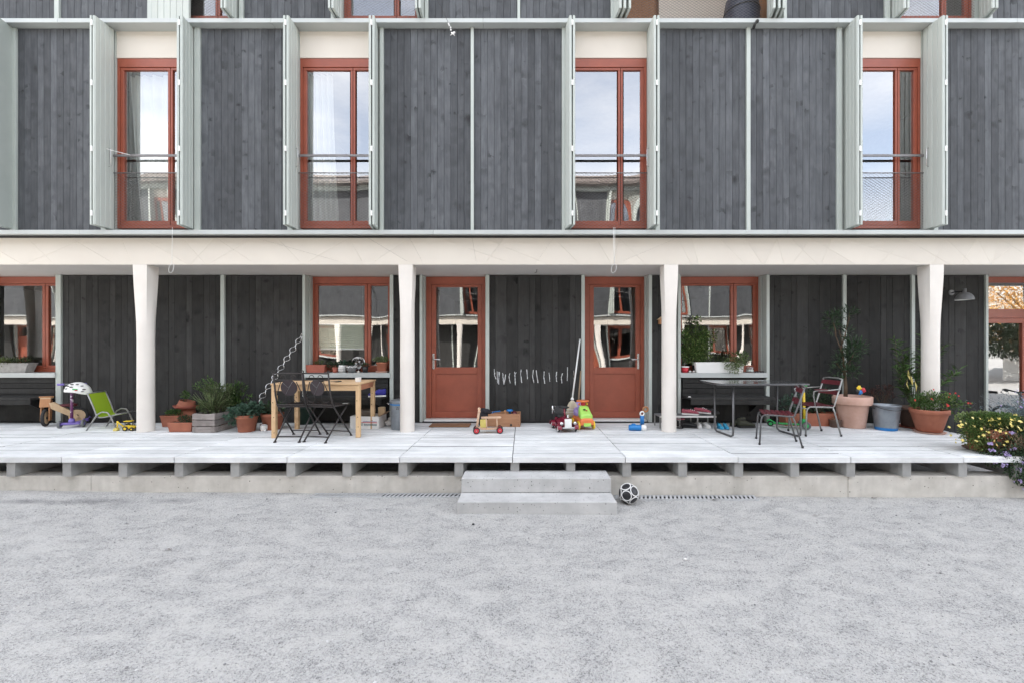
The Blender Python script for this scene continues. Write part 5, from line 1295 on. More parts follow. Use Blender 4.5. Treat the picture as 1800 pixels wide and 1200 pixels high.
# ---- shoes
def shoe(name, label, loc, rz, upper, sole='white', L_=.25, group=None, high=0, trim=None):
    """trainer: outsole, upper with an opening, tongue and laces; toe towards -y"""
    t = thing(name, label, 'shoe', loc, rz, group)
    def ring(y, w_, z0, z1, off=0): return [(w_ * math.cos(q) + off, y, (z0 + z1) / 2 + (z1 - z0) / 2 * math.sin(q)) for q in [2 * PI * j / 14 for j in range(14)]]
    k = L_ / .25
    prof = [(-.125, .012, 0, .03), (-.115, .030, 0, .045), (-.08, .044, 0, .06), (-.03, .043, 0, .078), (.03, .037, 0, .085), (.08, .036, 0, .088), (.11, .033, 0, .09), (.124, .018, .01, .075)]
    M().loft([ring(y * k, w_ * k, (.018 + z0) * k, (z1 + (high if y > 0 else high * .2)) * k) for y, w_, z0, z1 in prof]).ob('upper', K[upper], t)
    M().loft([[(s * w_ * k * 1.1, y * k, z * k) for s, z in ((-1, .002), (1, .002), (1, .024), (-1, .024))] for y, w_, _, _ in prof], False).ob('sole', K[sole], t, bevel=.003)
    M().ball((0, .06 * k, (.084 + high) * k), .03 * k, 12, 6, (.8, 1.4, .3)).ob('opening', K['black'], t)
    for i in range(3): M().tube([(-.026 * k, (-.055 + .025 * i) * k, (.068 + .007 * i) * k), (0, (-.058 + .025 * i) * k, (.076 + .008 * i) * k), (.026 * k, (-.055 + .025 * i) * k, (.068 + .007 * i) * k)], .004 * k, 5).ob('lace', K[trim or sole], t)
    return t
def dk(px, py, dz=0): v = DK(px, py); return (v.x, v.y, v.z + dz)
shoe('slipper', 'blue and white child\'s shoe on the bench behind the pine table', ((663 - VX) * 6.75 / F, 6.75, DZ + .439), R(-70), 'blue2', L_=.27, high=.03)

# ================================================================== doors zone
t = thing('door_mat', 'brown coir doormat in front of the left red door', 'doormat', ((791 - VX) * 6.62 / F, 6.66, DZ + .001))
M().box(-.31, .31, -.13, .13, 0, .018).ob('mat', K['coir'], t, bevel=.005)

# wooden ride-on trike (faces -x)
t = at('wooden_trike', 'wooden ride-on trike with red wheels in front of the toy box', 'toy trike', 858, 760, R(6))
for x, s in ((-.165, -1), (-.165, 1), (.165, -1), (.165, 1)):
    w_ = M().torus((x, s * .07, .047), .037, .012, 'y', 22, 8).ob('wheel', K['rubber'], t); h_ = M().disc((x, s * .07, .047), .033, .022, 'y', 18).ob('hub', K['redp'], w_)
    M().disc((x, s * .07, .047), .008, .034, 'y', 8).ob('hub_cap', K['steel'], w_)
for x in (-.165, .165): M().tube([(x, -.08, .047), (x, .08, .047)], .006, 6).ob('axle', K['steel'], t)
M().box(-.10, .19, -.045, .045, .055, .072).ob('base_board', K['beech'], t, bevel=.004)
M().tube([(-.165, 0, .045), (-.125, 0, .33)], .017, 10).ob('steering_post', K['beech'], t); M().tube([(-.128, -.13, .325), (-.126, .13, .325)], .015, 10).ob('handlebar', K['beech'], t)
M().ball((-.127, 0, .345), .022, 10, 8).ob('knob', K['beech'], t)
for s in (-1, 1): M().ball((-.127, s * .13, .325), .02, 10, 8).ob('grip', K['beech'], t)
for x in (-.02, .13):
    for s in (-1, 1): M().tube([(x, s * .035, .072), (x - .008, s * .035, .212)], .009, 8).ob('seat_post', K['beech'], t)
M().prism([(-.10, -.035), (-.06, -.05), (.17, -.055), (.19, 0), (.17, .055), (-.06, .05), (-.10, .035)], .212, .23, 'z').ob('seat', K['beech'], t, bevel=.005)
M().box(-.165, -.10, -.014, .014, .06, .09).ob('fork_joint', K['beech'], t)

# brown toy box with things in it
t = thing('toy_box', 'open brown wooden toy box standing against the wall between the doors', 'box', (-.345, 6.70, DZ), R(-2))
W_, D_, H_ = .60, .26, .20
M().box(-W_ / 2, W_ / 2, -D_ / 2, -D_ / 2 + .014, 0, H_).ob('front_board', K['box_wood'], t, bevel=.003); M().box(-W_ / 2, W_ / 2, D_ / 2 - .014, D_ / 2, 0, H_).ob('rear_board', K['box_wood'], t, bevel=.003)
for s in (-1, 1): M().box(s * (W_ / 2 - .007) - .007, s * (W_ / 2 - .007) + .007, -D_ / 2 + .0145, D_ / 2 - .0145, 0, H_).ob('side_board', K['box_wood'], t, bevel=.003)
M().box(-W_ / 2 + .015, W_ / 2 - .015, -D_ / 2 + .015, D_ / 2 - .015, .001, .012).ob('base_board', K['box_wood'], t)
M().disc((.16, -D_ / 2 - .001, .028), .018, .003, 'y', 14).ob('round_hole', K['black'], t)
for x in (-.27, .27):
    for z in (.04, .1, .16): M().disc((x, -D_ / 2 - .001, z), .004, .003, 'y', 8).ob('nail', K['black'], t)
def toybox(name, label, cat, x, y, z, rz=0): return thing(name, label, cat, (-.345 + x, 6.70 + y, DZ + z), rz)
b = toybox('blue_spade', 'blue plastic toy spade lying on top in the toy box, left end', 'toy spade', -.18, -.02, .195, R(20))
M().loft([[(x, y, z) for x, y, z in ((xx, -.035 * k, .0), (xx, .035 * k, .0), (xx, .03 * k, .018), (xx, -.03 * k, .018))] for xx, k in ((-.1, .6), (-.06, 1), (.02, 1.1), (.05, .5))], False).tube([(.04, 0, .01), (.17, .0, .02)], .01, 8).ob('spade', K['blue'], b)
b = toybox('toy_dome', 'small bright blue domed toy at the right end of the toy box', 'toy', .13, 0, .17)
M().lathe([(.02, 0), (.02, .05), (.05, .05), (.055, .06), (.04, .078), (.002, .085)], 20).ob('cap', K['blue'], b)
b = toybox('wooden_figure', 'little wooden toy figure peeking out of the toy box', 'toy figure', .06, -.04, .15, 0)
M().lathe([(.022, 0), (.025, .03), (.012, .055), (.02, .07), (.018, .085), (.002, .095)], 16).ob('figure', K['ply_or'], b)
b = toybox('dark_ball', 'dark red ball lying in the toy box near its right end', 'ball', .20, .02, .12)
M().ball((0, 0, .05), .05, 16, 10).ob('ball', K['maroon'], b)
b = thing('yellow_box', 'yellow paper bag standing between the trike and the toy box', 'bag', (-.60, 6.44, DZ), R(-6))
M().box(-.05, .05, -.03, .03, 0, .135).ob('bag', K['pale_yellow'], b, bevel=.006)
b = thing('black_jacket', 'dark bundled jacket hanging over the left end of the toy box', 'jacket', (-.62, 6.60, DZ))
m = M()
for c, r, sc_ in (((0, 0, .16), .085, (1, .7, 1.5)), ((.04, -.02, .235), .06, (1.3, .8, .7)), ((-.02, -.03, .08), .06, (1, .7, 1.2)), ((.09, -.01, .22), .04, (1.2, .7, .6))): m.ball(c, r, 14, 10, sc_)
m.ob('jacket', K['cloth_b'], b, kind=None)

# brooms
t = thing('broom', 'white-handled straw broom leaning beside the right door post', 'broom', (0, 0, 0))
a, b_ = P(1006, 700, 6.70), P(1019.5, 596, 6.92)
M().tube([a, b_], .0125, 10).ob('handle', K['white'], t)
M().lathe([(.012, 0), (.022, -.01), (.026, -.03), (.02, -.045)], 14, tuple(a + Vector((0, 0, .02)))).ob('collar', K['white'], t)
rings = []
for z, w_, d in ((-.03, .022, .022), (-.06, .055, .03), (-.11, .078, .032), (-.16, .085, .03), (-.24, .105, .03), (-.30, .115, .03)):
    rings.append([a + Vector((w_ * math.cos(q) - .0, d * math.sin(q), z)) for q in [2 * PI * j / 28 for j in range(28)]])
hd = M().loft(rings).ob('brush_head', K['broom'], t)
for z in (-.165, -.21): M().tube([a + Vector(((.09 if z > -.2 else .10) * math.cos(q), .034 * math.sin(q), z)) for q in [2 * PI * j / 24 for j in range(24)]], .004, 5, True).ob('binding', K['white'], hd)
t = M().tube([P(1015.5, 724, 6.72), P(1018, 690, 6.84), P(1021, 651, 6.94)], [.012, .014, .012], 8).ob('knotty_stick', K['dry'])
tag(t, 'thin knotty brown stick leaning beside the broom', 'stick')
t = M().tube([P(1008, 700, 6.85), P(1009, 651, 6.95)], [.006, .005], 8).ob('thin_rod', K['bark'])
tag(t, 'thin dark rod leaning on the boards behind the broom handle', 'rod')

def car_wheels(t, xs, ys, r, wd, hub):
    for y in ys:
        for s in (-1, 1):
            w_ = M().torus((s * xs, y, r), r - wd * .5, wd * .5, 'x', 22, 8).ob('wheel', K['rubber'], t); M().disc((s * xs, y, r), r * .72, wd * .9, 'x', 18).ob('hub', K[hub], w_)
# bordeaux vintage ride-on car (faces -y)
t = at('ride_on_car', 'dark red vintage style ride-on toy car with chrome grille', 'toy car', 993, 755, R(11)); t.location.y = 6.34; t.location.x = .60
car_wheels(t, .125, (-.17, .16), .058, .03, 'white')
def body(t, rings, mt, nm): return M().loft([[(x * w_, y, z0 + (z1 - z0) * zz) for x, zz in ((-1, .0), (1, .0), (1, .6), (.82, .92), (.5, 1), (-.5, 1), (-.82, .92), (-1, .6))] for y, w_, z0, z1 in rings], False).ob(nm, K[mt], t, bevel=.006)
body(t, [(-.215, .062, .06, .185), (-.20, .066, .055, .20), (-.05, .082, .05, .205), (.04, .085, .05, .17), (.20, .088, .05, .18), (.235, .07, .06, .17)], 'bordeaux', 'body')
for y, nm in ((-.17, 0), (.16, 1)):
    for s in (-1, 1):
        m = M(); rings = []
        for i in range(9):
            a = PI * (.02 + .96 * i / 8); r = .082
            rings.append([(s * .125 + q, y - r * math.cos(a) * k, .045 + r * math.sin(a) * k) for q, k in ((-.035, 1), (.028, 1), (.03, .88), (-.035, .88))])
        m.loft(rings, False).ob('mudguard', K['bordeaux'], t, bevel=.004)
for s in (-1, 1):
    M().box(s * .105 - .018, s * .105 + .018, -.10, .09, .042, .055).ob('running_board', K['black'], t, bevel=.003)
    h = M().lathe([(.002, -.02), (.02, -.015), (.026, .012), (.002, .016)], 18).xf(Matrix.Translation((s * .10, -.235, .135)) @ Matrix.Rotation(R(90), 4, 'X')).ob('headlight', K['steel'], t)
M().box(-.052, .052, -.232, -.2155, .07, .195).ob('grille', K['white'], t, bevel=.006)
M().box(-.092, .092, -.252, -.236, .062, .082).ob('bumper', K['steel'], t, bevel=.005)
M().tube([(0, -.20, .20), (0, -.205, .235)], .012, 10).ball((0, -.207, .245), .014, 10, 6).ob('bonnet_mascot', K['steel'], t)
M().tube([(0, -.06, .19), (0, -.025, .325)], .013, 10).ob('steering_column', K['bordeaux'], t)
for k in range(1): M().torus((0, -.02, .335), .065, .010, 'z', 22, 8).tube([(-.06, -.02, .335), (.06, -.02, .335)], .007, 6).ob('steering_wheel', K['black'], t)
M().loft([[(x * w_, y, z) for x, z in ((-1, .175), (1, .175), (1, .2), (.8, .215), (-.8, .215), (-1, .2))] for y, w_ in ((.03, .05), (.06, .075), (.17, .08), (.20, .06))], False).ob('seat', K['black'], t, bevel=.005)
M().loft([[(x, y + (z - .2) * .2, z) for x, z in ((-.075, .2), (.075, .2), (.085, .30), (.06, .325), (-.06, .325), (-.085, .30))] for y in (.19, .215)], False).ob('seat_back', K['black'], t, bevel=.006)
M().tube([(-.11, .225, .21), (-.11, .24, .32), (-.07, .24, .335), (-.07, .225, .22)], .012, 8).tube([(-.11, .236, .265), (-.07, .236, .265)], .01, 6).ob('rear_rack', K['steel'], t)
# green ride-on car
t = at('ride_on_car', 'apple green and orange plastic ride-on toy car beside the red door frame', 'toy car', 1024, 752, R(10)); t.location.y = 6.52; t.location.x = .905
car_wheels(t, .115, (-.16, .15), .065, .035, 'pale_yellow')
for o in t.children:
    if o.name.startswith('wheel'): o.data.materials[0] = K['yellow']
body(t, [(-.225, .09, .075, .15), (-.215, .105, .07, .17), (-.10, .115, .07, .19), (.08, .105, .07, .17), (.22, .11, .07, .18), (.245, .09, .08, .15)], 'orange', 'chassis')
body(t, [(-.20, .085, .165, .21), (-.185, .095, .16, .235), (-.06, .085, .185, .335), (-.02, .07, .19, .345), (.0, .07, .18, .28)], 'apple', 'bonnet')
M().box(-.055, .055, -.234, -.224, .055, .105).ob('front_plate', K['apple'], t, bevel=.004)
body(t, [(.03, .07, .17, .23), (.06, .09, .17, .26), (.18, .095, .17, .29), (.215, .08, .17, .36), (.235, .06, .2, .36)], 'mauve', 'seat')
M().tube([(0, -.03, .33), (0, -.01, .385)], [.03, .035], 12).ob('steering_column', K['redp'], t); M().lathe([(.035, .0), (.095, .012), (.10, .022), (.09, .03), (.03, .022), (.002, .02)], 26, (0, -.01, .385)).ob('steering_wheel', K['orange'], t)
for s, c in ((-1, 'orange'), (1, 'yellow')): M().ball((s * .06, -.02, .36), .018, 10, 6, (1, 1, 1.2)).ob('button', K[c], t)
M().ball((-.015, -.135, .293), .022, 10, 6, (1, .6, .5)).ob('badge', K['black'], t); M().ball((.012, -.15, .28), .016, 10, 6, (1, .6, .5)).ob('badge', K['redp'], t)

# blue roller-skate-like toy and things around column three
t = thing('toy_tube', 'bright blue upright toy tube with white fittings left of the third column', 'toy', (1.77, 6.36, DZ), R(10))
M().lathe([(.03, .06), (.03, .20), (.024, .205), (.002, .205)], 20).ob('tube', K['blue'], t); M().torus((0, 0, .235), .03, .011, 'y', 18, 8).ob('ring', K['white'], t)
M().box(-.03, .035, -.03, .03, 0, .06).ob('base', K['white'], t, bevel=.006); M().disc((.03, -.033, .03), .02, .01, 'y', 14).ob('wheel', K['black'], t)
t = thing('toy_cylinder', 'bright blue toy cylinder lying on the deck in front of the right door post', 'toy', (1.66, 6.27, DZ), R(-8))
M().lathe([(.035, -.11), (.042, -.10), (.042, .06), (.036, .07), (.002, .07)], 20).xf(Matrix.Translation((0, 0, .043)) @ Matrix.Rotation(R(90), 4, 'Y')).ob('body', K['blue'], t)
M().lathe([(.038, .07), (.048, .09), (.048, .13), (.03, .145), (.002, .145)], 16).xf(Matrix.Translation((0, 0, .043)) @ Matrix.Rotation(R(90), 4, 'Y')).ob('end_piece', K['white'], t)
M().ball((-.04, -.0, .09), .025, 10, 6, (1.4, .8, .6)).ob('knob', K['blue'], t)
t = thing('tan_roll', 'tan paper roll standing on the shoe rack behind the third column', 'roll', (1.93, 6.74, DZ + .20), R(0))
M().torus((0, 0, .045), .036, .016, 'y', 20, 8).ob('roll', K['ply_or'], t)
t = thing('bird_house', 'little wooden bird box fixed to the boards left of the third column', 'bird box', (2.375 - .135, 6.93, CZ + .37), 0)
M().prism([(-.04, 0), (.04, 0), (.04, .07), (0, .10), (-.04, .07)], -.05, .04, 'y').ob('box', K['ply_or'], t, bevel=.002); M().ob3((-.028, -.01, .095), (.075, .11, .008), (0, R(-37), 0)).ob('roof', K['ply'], t); M().ob3((.028, -.01, .095), (.075, .11, .008), (0, R(37), 0)).ob('roof', K['ply'], t); M().disc((0, -.051, .045), .014, .003, 'y', 12).ob('hole', K['black'], t)

# shoe rack: a low shelf on thin steel legs
t = thing('shoe_rack', 'low grey shoe rack on thin legs under the bench, right of the third column', 'shoe rack', (2.475, 6.56, DZ))
RW = .425
M().box(-RW, RW, -.14, .14, .172, .190).ob('shelf', K['grey'], t, bevel=.002); M().box(-RW, RW, -.146, -.141, .168, .192).ob('front_edge', K['card'], t)
for x in (-RW + .01, -.12, .15, RW - .01):
    for y in (-.13, .13): M().box(x - .008, x + .008, y - .008, y + .008, 0, .171).ob('leg', K['tube_l'], t)
zr = DZ + .191
g = 'shoes around the shoe rack'
shoe('trainer', 'dusty pink trainer on top of the shoe rack, the left one of its pair', ((1214 - VX) * 6.52 / F, 6.53, zr), R(68), 'pink', L_=.25, group=g)
shoe('trainer', 'dusty pink trainer on top of the shoe rack, the right one leaning on its pair', ((1236 - VX) * 6.58 / F, 6.60, zr + .012), R(48), 'pink', L_=.25, group=g)
shoe('trainer', 'black shoe in shadow at the right end of the shoe rack top', ((1252 - VX) * 6.6 / F, 6.62, zr), R(80), 'black', 'black', .22, g, trim='grey')
shoe('trainer', 'white trainer under the shoe rack, the one partly behind the rack leg', ((1229 - VX) * 6.5 / F, 6.52, DZ), R(-14), 'card', L_=.22, group=g)
shoe('trainer', 'white trainer under the shoe rack, the clear right one of its pair', ((1241 - VX) * 6.5 / F, 6.52, DZ), R(10), 'card', L_=.22, group=g)
shoe('black_shoe', 'black low shoe lying on the deck under the left half of the rack', ((1213 - VX) * 6.5 / F, 6.50, DZ), R(75), 'black', 'black', .24, g, trim='grey')
shoe('black_shoe', 'black low shoe under the rack beside the thin leg', ((1203 - VX) * 6.55 / F, 6.6, DZ), R(60), 'black', 'black', .22, g, trim='grey')
shoe('child_boot', 'cyan child\'s rubber boot beside the rack, left one of the pair', ((1266 - VX) * 6.42 / F, 6.42, DZ), R(5), 'cyan', 'cyan', .15, g, high=.05, trim='redp')
shoe('child_boot', 'cyan child\'s rubber boot behind the table leg, right one of the pair', ((1276 - VX) * 6.42 / F, 6.42, DZ), R(-4), 'cyan', 'cyan', .15, g, high=.05, trim='redp')
shoe('boot', 'dark olive leather shoe on the deck under the table, toe to the left', ((1312 - VX) * 6.5 / F, 6.50, DZ), R(98), 'olive', 'black', .28, g, high=.02, trim='black')
shoe('boot', 'dark olive leather ankle boot standing just behind the table leg', ((1298 - VX) * 6.6 / F, 6.62, DZ), R(-80), 'olive', 'black', .26, g, high=.05, trim='black')
t = thing('wire_basket', 'small wire basket with a pink rim beside the foot of the third column', 'basket', ((1191 - VX) * 6.42 / F + .03, 6.42, DZ))
for z, r in ((.01, .05), (.08, .06), (.15, .07)): M().torus((0, 0, z), r, .004, 'z', 20, 5).ob('ring', K['iron' if z < .15 else 'pink'], t)
m = M()
for i in range(14):
    a = 2 * PI * i / 14; m.tube([(.05 * math.cos(a), .05 * math.sin(a), .01), (.07 * math.cos(a + .5), .07 * math.sin(a + .5), .15)], .0025, 4)
m.ob('wires', K['iron'], t, kind='stuff')
t = M().lathe([(.02, 0), (.022, .004), (.018, .014), (.002, .016)], 16).ob('bottle_cap', K['white']); t.location = ((1213 - VX) * 6.68 / F, 6.70, DZ + .4395)
tag(t, 'small white cap lying on the bench above the pink trainers', 'cap')
# ================================================================== right group: table, chairs, pots
t = thing('metal_table', 'low-gloss dark metal garden table on bent tube legs in front of the right window', 'table', (3.20, 5.98, DZ), R(1))
x0, x1, y0, y1, ht = -.62, .62, -.33, .30, .742
n = []; rr = .05
for cx_, cy_, a0 in ((x1 - rr, y1 - rr, 0), (x0 + rr, y1 - rr, 90), (x0 + rr, y0 + rr, 180), (x1 - rr, y0 + rr, 270)):
    for k in range(6): q = R(a0 + 18 * k); n.append((cx_ + rr * math.cos(q), cy_ + rr * math.sin(q)))
M().prism(n, ht - .012, ht, 'z').ob('tabletop', K['tablet'], t, bevel=.003)
M().tube([(a * .985, b * .985, ht - .018) for a, b in n], .009, 8, True).ob('rim', K['tube'], t)
for x in (-.40, .52):
    pts = [(x, y1 - .04, ht - .02), (x, y1 - .04, .09), (x, y1 - .05, .035), (x, y1 - .10, .014), (x + .02, y0 + .16, .014), (x + .02, y0 + .11, .035), (x + .02, y0 + .10, .09), (x + .02, y0 + .10, ht - .02)]
    M().tube(pts, .0135, 10).ob('leg_loop', K['tube'], t)
for y in (y1 - .04, y0 + .10): M().tube([(-.40, y, ht - .03), (.54, y, ht - .03)], .010, 8).ob('crossbar', K['tube'], t)

def steel_chair(label, x, y, rz, arms):
    """tubular garden chair with dark red slats; the sitter looks along -x"""
    t = thing('garden_chair', label, 'chair', (x, y, DZ), rz, 'steel garden chairs with dark red slats')
    tb = 'tube_l' if arms else 'tube'
    for s in (-1, 1):
        yy = s * .19
        M().tube([(-.235, yy * 1.06, 0), (-.215, yy, .36), (-.20, yy, .405), (-.165, yy, .43), (.0, yy, .428), (.165, yy, .42), (.185, yy, .44), (.30, yy, .83)], .0115, 8).ob('side_frame', K[tb], t)
        M().tube([(.275, yy * 1.08, 0), (.19, yy * 1.02, .34), (.165, yy, .42)], .0115, 8).ob('rear_leg', K[tb], t)
        for xx in (-.235, .275): M().lathe([(.015, 0), (.015, .03), (.002, .03)], 10, (xx, yy * 1.07, 0)).ob('foot_cap', K['black'], t)
        if arms:
            M().tube([(.262, s * .205, .69), (.10, s * .225, .675), (-.10, s * .225, .67), (-.13, s * .22, .655), (-.125, s * .205, .60), (-.09, yy, .43)], .009, 8).ob('arm_frame', K[tb], t)
            M().box(-.12, .06, s * .225 - .02, s * .225 + .02, .679, .690).ob('arm_pad', K['maroon'], t, bevel=.003)
    for i in range(6):
        xx = -.17 + .066 * i; M().loft([[(xx - .026, q, z), (xx + .026, q, z), (xx + .026, q, z + .011), (xx - .026, q, z + .011)] for q, z in ((-.195, .441), (-.1, .434), (.1, .434), (.195, .441))], False).ob('seat_slat', K['maroon'], t)
    for z in (.60, .745):
        xb = .185 + (z - .44) * .295
        M().loft([[(xb - .004 + c, q, z), (xb + .006 + c, q, z), (xb + .024 + c, q, z + .06), (xb + .014 + c, q, z + .06)] for q, c in ((-.19, -.012), (-.1, .006), (.1, .006), (.19, -.012))], False).ob('back_slat', K['maroon'], t)
    M().tube([(.30, -.19, .83), (.312, -.1, .842), (.312, .1, .842), (.30, .19, .83)], .0105, 8).ob('top_tube', K[tb], t)
    M().tube([(-.21, -.19, .40), (-.21, .19, .40)], .009, 8).ob('front_bar', K[tb], t)
    return t
steel_chair('dark steel garden chair with dark red slats at the right end of the metal table', 3.235, 5.45, R(-23), False).scale = (.9, .95, .88)
steel_chair('light steel armchair with dark red slats in front of the big pale pot', 4.10, 6.05, R(0), True).scale = (.95, .95, .94)

# terracotta boxes behind
t = at('terracotta_box', 'reddish terracotta planter with a silvery bush behind the metal table', 'planter', 1387, 746)
trough(t, .24, .2, .19, 'terra', taper=.86)
m = M(); foliage(t, [((0, 0, .30), (.20, .12, .13)), ((.06, 0, .40), (.15, .10, .09))], 420, .05, .018, 'lf_bl', m=m, up=.4); m.ob('foliage', K['lf_bl'], t)
stems(t, (0, 0, .17), [(random.uniform(-.18, .2), random.uniform(-.1, .1), random.uniform(.3, .5)) for _ in range(10)], .003)
t = at('terracotta_box', 'long terracotta planter of dark shrubby plants behind the green scooter', 'planter', 1440, 746.5)
trough(t, .52, .2, .20, 'terra', taper=.9)
m = M(); foliage(t, [((-.05, .02, .36), (.28, .1, .17)), ((.12, 0, .45), (.14, .08, .12)), ((-.2, -.02, .5), (.09, .06, .10))], 640, .055, .018, 'lf_dk', m=m, up=.4); m.ob('foliage', K['lf_dk'], t)
stems(t, (0, 0, .18), [(random.uniform(-.26, .26), random.uniform(-.08, .08), random.uniform(.35, .6)) for _ in range(14)], .004)
t = at('small_pot', 'small low brown terracotta pot squeezed beside the big pale pot', 'plant pot', 1468, 749.5)
round_pot(t, .085, .07, .115, 'brown_pot', rim=.2); foliage(t, [((0, 0, .12), (.05, .04, .02))], 26, .035, .012, 'dry', up=.6)
kick_scooter('child\'s green kick scooter standing behind the armchair, yellow stem', 1414, 752, R(68), 'green', 'green', 'yellow', h=.66)
t = at('toy_shovel', 'small flat pinkish-red plastic shovel lying on the deck under the metal table', 'toy', 1372, 745.5, R(80))
M().loft([[(x * k, y, z) for x, z in ((-.035, .0), (.035, .0), (.03, .016), (-.03, .016))] for y, k in ((-.09, .7), (-.06, 1), (0, 1.1), (.03, .5))], False).tube([(0, .02, .009), (0, .14, .012)], .008, 6).ob('shovel', K['pink'], t)

# big pale pot with a small tree
t = at('large_pot', 'large pale terracotta pot with a thick rim, right of the light steel armchair', 'plant pot', 1497, 744, 0)
t.location.y = 6.56; t.location.x = (1497.5 - VX) * 6.56 / F
M().lathe([(.205, 0), (.215, .01), (.268, .345), (.272, .35), (.315, .352), (.322, .365), (.325, .468), (.318, .478), (.285, .478), (.278, .43), (.002, .425)], 44).xf(Matrix.Diagonal((.79, .79, 1, 1))).ob('pot', K['terra_pale'], t)
M().lathe([(.276, .432), (.1, .445), (.002, .445)], 30, cap=False).xf(Matrix.Diagonal((.79, .79, 1, 1))).ob('soil', K['soil'], t)
t = thing('potted_tree', 'slender small-leaved tree growing in the large pale pot', 'tree', (t.location.x - .10, 6.56, DZ + .43))
tr = M().tube([(0, 0, 0), (.005, 0, .18), (-.01, 0, .36), (-.03, 0, .6), (-.06, 0, .82)], [.030, .025, .021, .017, .012], 10).ob('trunk', K['bark'], t)
lim = [((-.03, 0, .60), (-.16, -.02, .95)), ((-.16, -.02, .95), (-.22, -.03, 1.2)), ((-.06, 0, .82), (.02, 0, 1.1)), ((.02, 0, 1.1), (.06, 0, 1.32)), ((-.02, 0, .45), (.12, -.03, .72)), ((-.01, 0, .36), (-.14, .0, .55)), ((-.06, 0, .82), (-.1, 0, 1.05)), ((0, 0, .4), (.1, .03, .55))]
for a, b in lim:
    a, b = Vector(a), Vector(b); M().tube([a, (a + b) / 2 + Vector((.012, 0, 0)), b], [.010, .008, .005], 6).ob('limb', K['bark'], tr)
m = M()
for c, r, n_ in (((-.22, -.02, 1.22), (.13, .10, .13), 130), ((.03, 0, 1.30), (.15, .10, .10), 110), ((-.18, 0, 1.08), (.14, .1, .09), 70), ((.10, -.02, .78), (.19, .15, .17), 330), ((.0, 0, .60), (.19, .14, .17), 260), ((-.08, 0, .45), (.16, .12, .12), 130), ((.05, -.02, .43), (.14, .1, .10), 110), ((.02, 0, 1.02), (.10, .08, .10), 50)):
    foliage(t, [(c, r)], n_, .075, .020, 'lf_dk', m=m, up=.5, shell=.6)
m.ob('crown', K['lf_dk'], t)
t = thing('pinwheel', 'small toy pinwheel of yellow, blue and red petals stuck in the big pale pot', 'pinwheel', ((1514 - VX) * 6.42 / F, 6.45, DZ + .43), 0, None, .85)
M().tube([(.035, 0, 0), (.04, 0, .22)], .005, 6).ob('stick', K['pine'], t)
for c, a, mt in (((-.02, -.01, .21), 60, 'yellow'), ((-.045, -.01, .15), 160, 'black'), ((0, -.01, .13), 250, 'blue'), ((.06, -.01, .17), 330, 'redp')):
    M().ob3(c, (.06, .012, .075), (0, R(a), 0)).ball(c, .036, 10, 6, (1, .4, 1.25)).ob('petal', K[mt], t)

# zinc bucket
t = at('zinc_bucket', 'galvanised bucket with a blue base band between the pale pot and the brown pot', 'bucket', 1557.5, 757)
t.location.y = 6.33; t.location.x = (1557.5 - VX) * 6.33 / F; t.scale = (.84, .84, .96)
bk = M().lathe([(.155, 0), (.158, .01), (.165, .05), (.205, .37), (.212, .375), (.214, .385), (.207, .39), (.199, .38), (.155, .03), (.002, .03)], 40).ob('bucket_wall', K['zinc'], t)
M().lathe([(.1575, .004), (.1665, .046)], 40, cap=False).ob('blue_band', K['blue'], bk)
M().torus((0, 0, .33), .2015, .004, 'z', 36, 6).ob('bead', K['zinc'], bk)
M().tube([(.21 * math.cos(q), -.03 - .19 * math.sin(q) * .98, .37 - .05 * math.sin(q)) for q in [PI * i / 14 for i in range(15)]], .0045, 6).ob('handle', K['iron'], t)
for s in (-1, 1): M().torus((s * .21, 0, .35), .018, .005, 'y', 14, 6).ob('lug', K['iron'], t)

# brown pot with oleander
t = at('brown_pot', 'brown glazed pot on a saucer behind the zinc bucket, holding the oleander', 'plant pot', 1604, 750)
t.location = ((1606 - VX) * 6.52 / F, 6.52, DZ); saucer(t, .20, 'terra_red'); o = round_pot(t, .185, .145, .30, 'brown_pot', rim=.15); o.location.z = .02
t = thing('oleander', 'tall oleander with narrow leaves growing from the brown pot behind the column', 'plant', (t.location.x, 6.52, DZ + .28))
tips = [(-.28, 0, 1.02), (-.16, .03, .92), (-.05, .02, .80), (.42, -.05, .98), (.30, .02, .90), (.62, -.05, .58), (-.30, -.05, .62), (.12, 0, .75), (.2, .05, 1.05), (-.2, 0, .4)]
stems(t, (0, 0, 0), tips, .008, 'stemg', bend=.08)
m = M()
for q in tips:
    q = Vector(q)
    for k in range(64):
        u = random.uniform(.42, 1.04); p = q * u; a = random.uniform(0, 2 * PI)
        m.leaf(p, Vector((math.cos(a), math.sin(a) * .7, random.uniform(.0, .9))), random.uniform(.10, .16), .022)
for k in range(34):
    a = random.uniform(0, 2 * PI); m.leaf((random.gauss(0, .05), random.gauss(0, .04), random.uniform(.02, .25)), (math.cos(a), math.sin(a), .7), random.uniform(.08, .14), .016)
m.ob('foliage', K['lf'], t)
m = M()
for p in ((-.10, -.06, .52), (-.05, -.07, .44), (-.14, -.05, .46), (-.12, -.04, .60)): m.leaf(p, (random.uniform(-.3, .1), -.2, -1), .17, .03)
m.ob('yellow_leaf', K['pale_yellow'], t)
t = thing('red_shrub', 'small reddish-leaved shrub against the wall behind the zinc bucket', 'plant', ((1553 - VX) * 6.78 / F, 6.78, DZ))
round_pot(t, .15, .12, .24, 'brown_pot'); tp = [(random.uniform(-.2, .2), random.uniform(-.08, .06), random.uniform(.42, .62)) for _ in range(18)]
stems(t, (0, 0, .2), tp, .004, 'bark'); m = M()
for q in tp: foliage(t, [(q, (.06, .05, .06))], 22, .03, .014, 'lf_red', m=m)
m.ob('foliage', K['lf_red'], t)

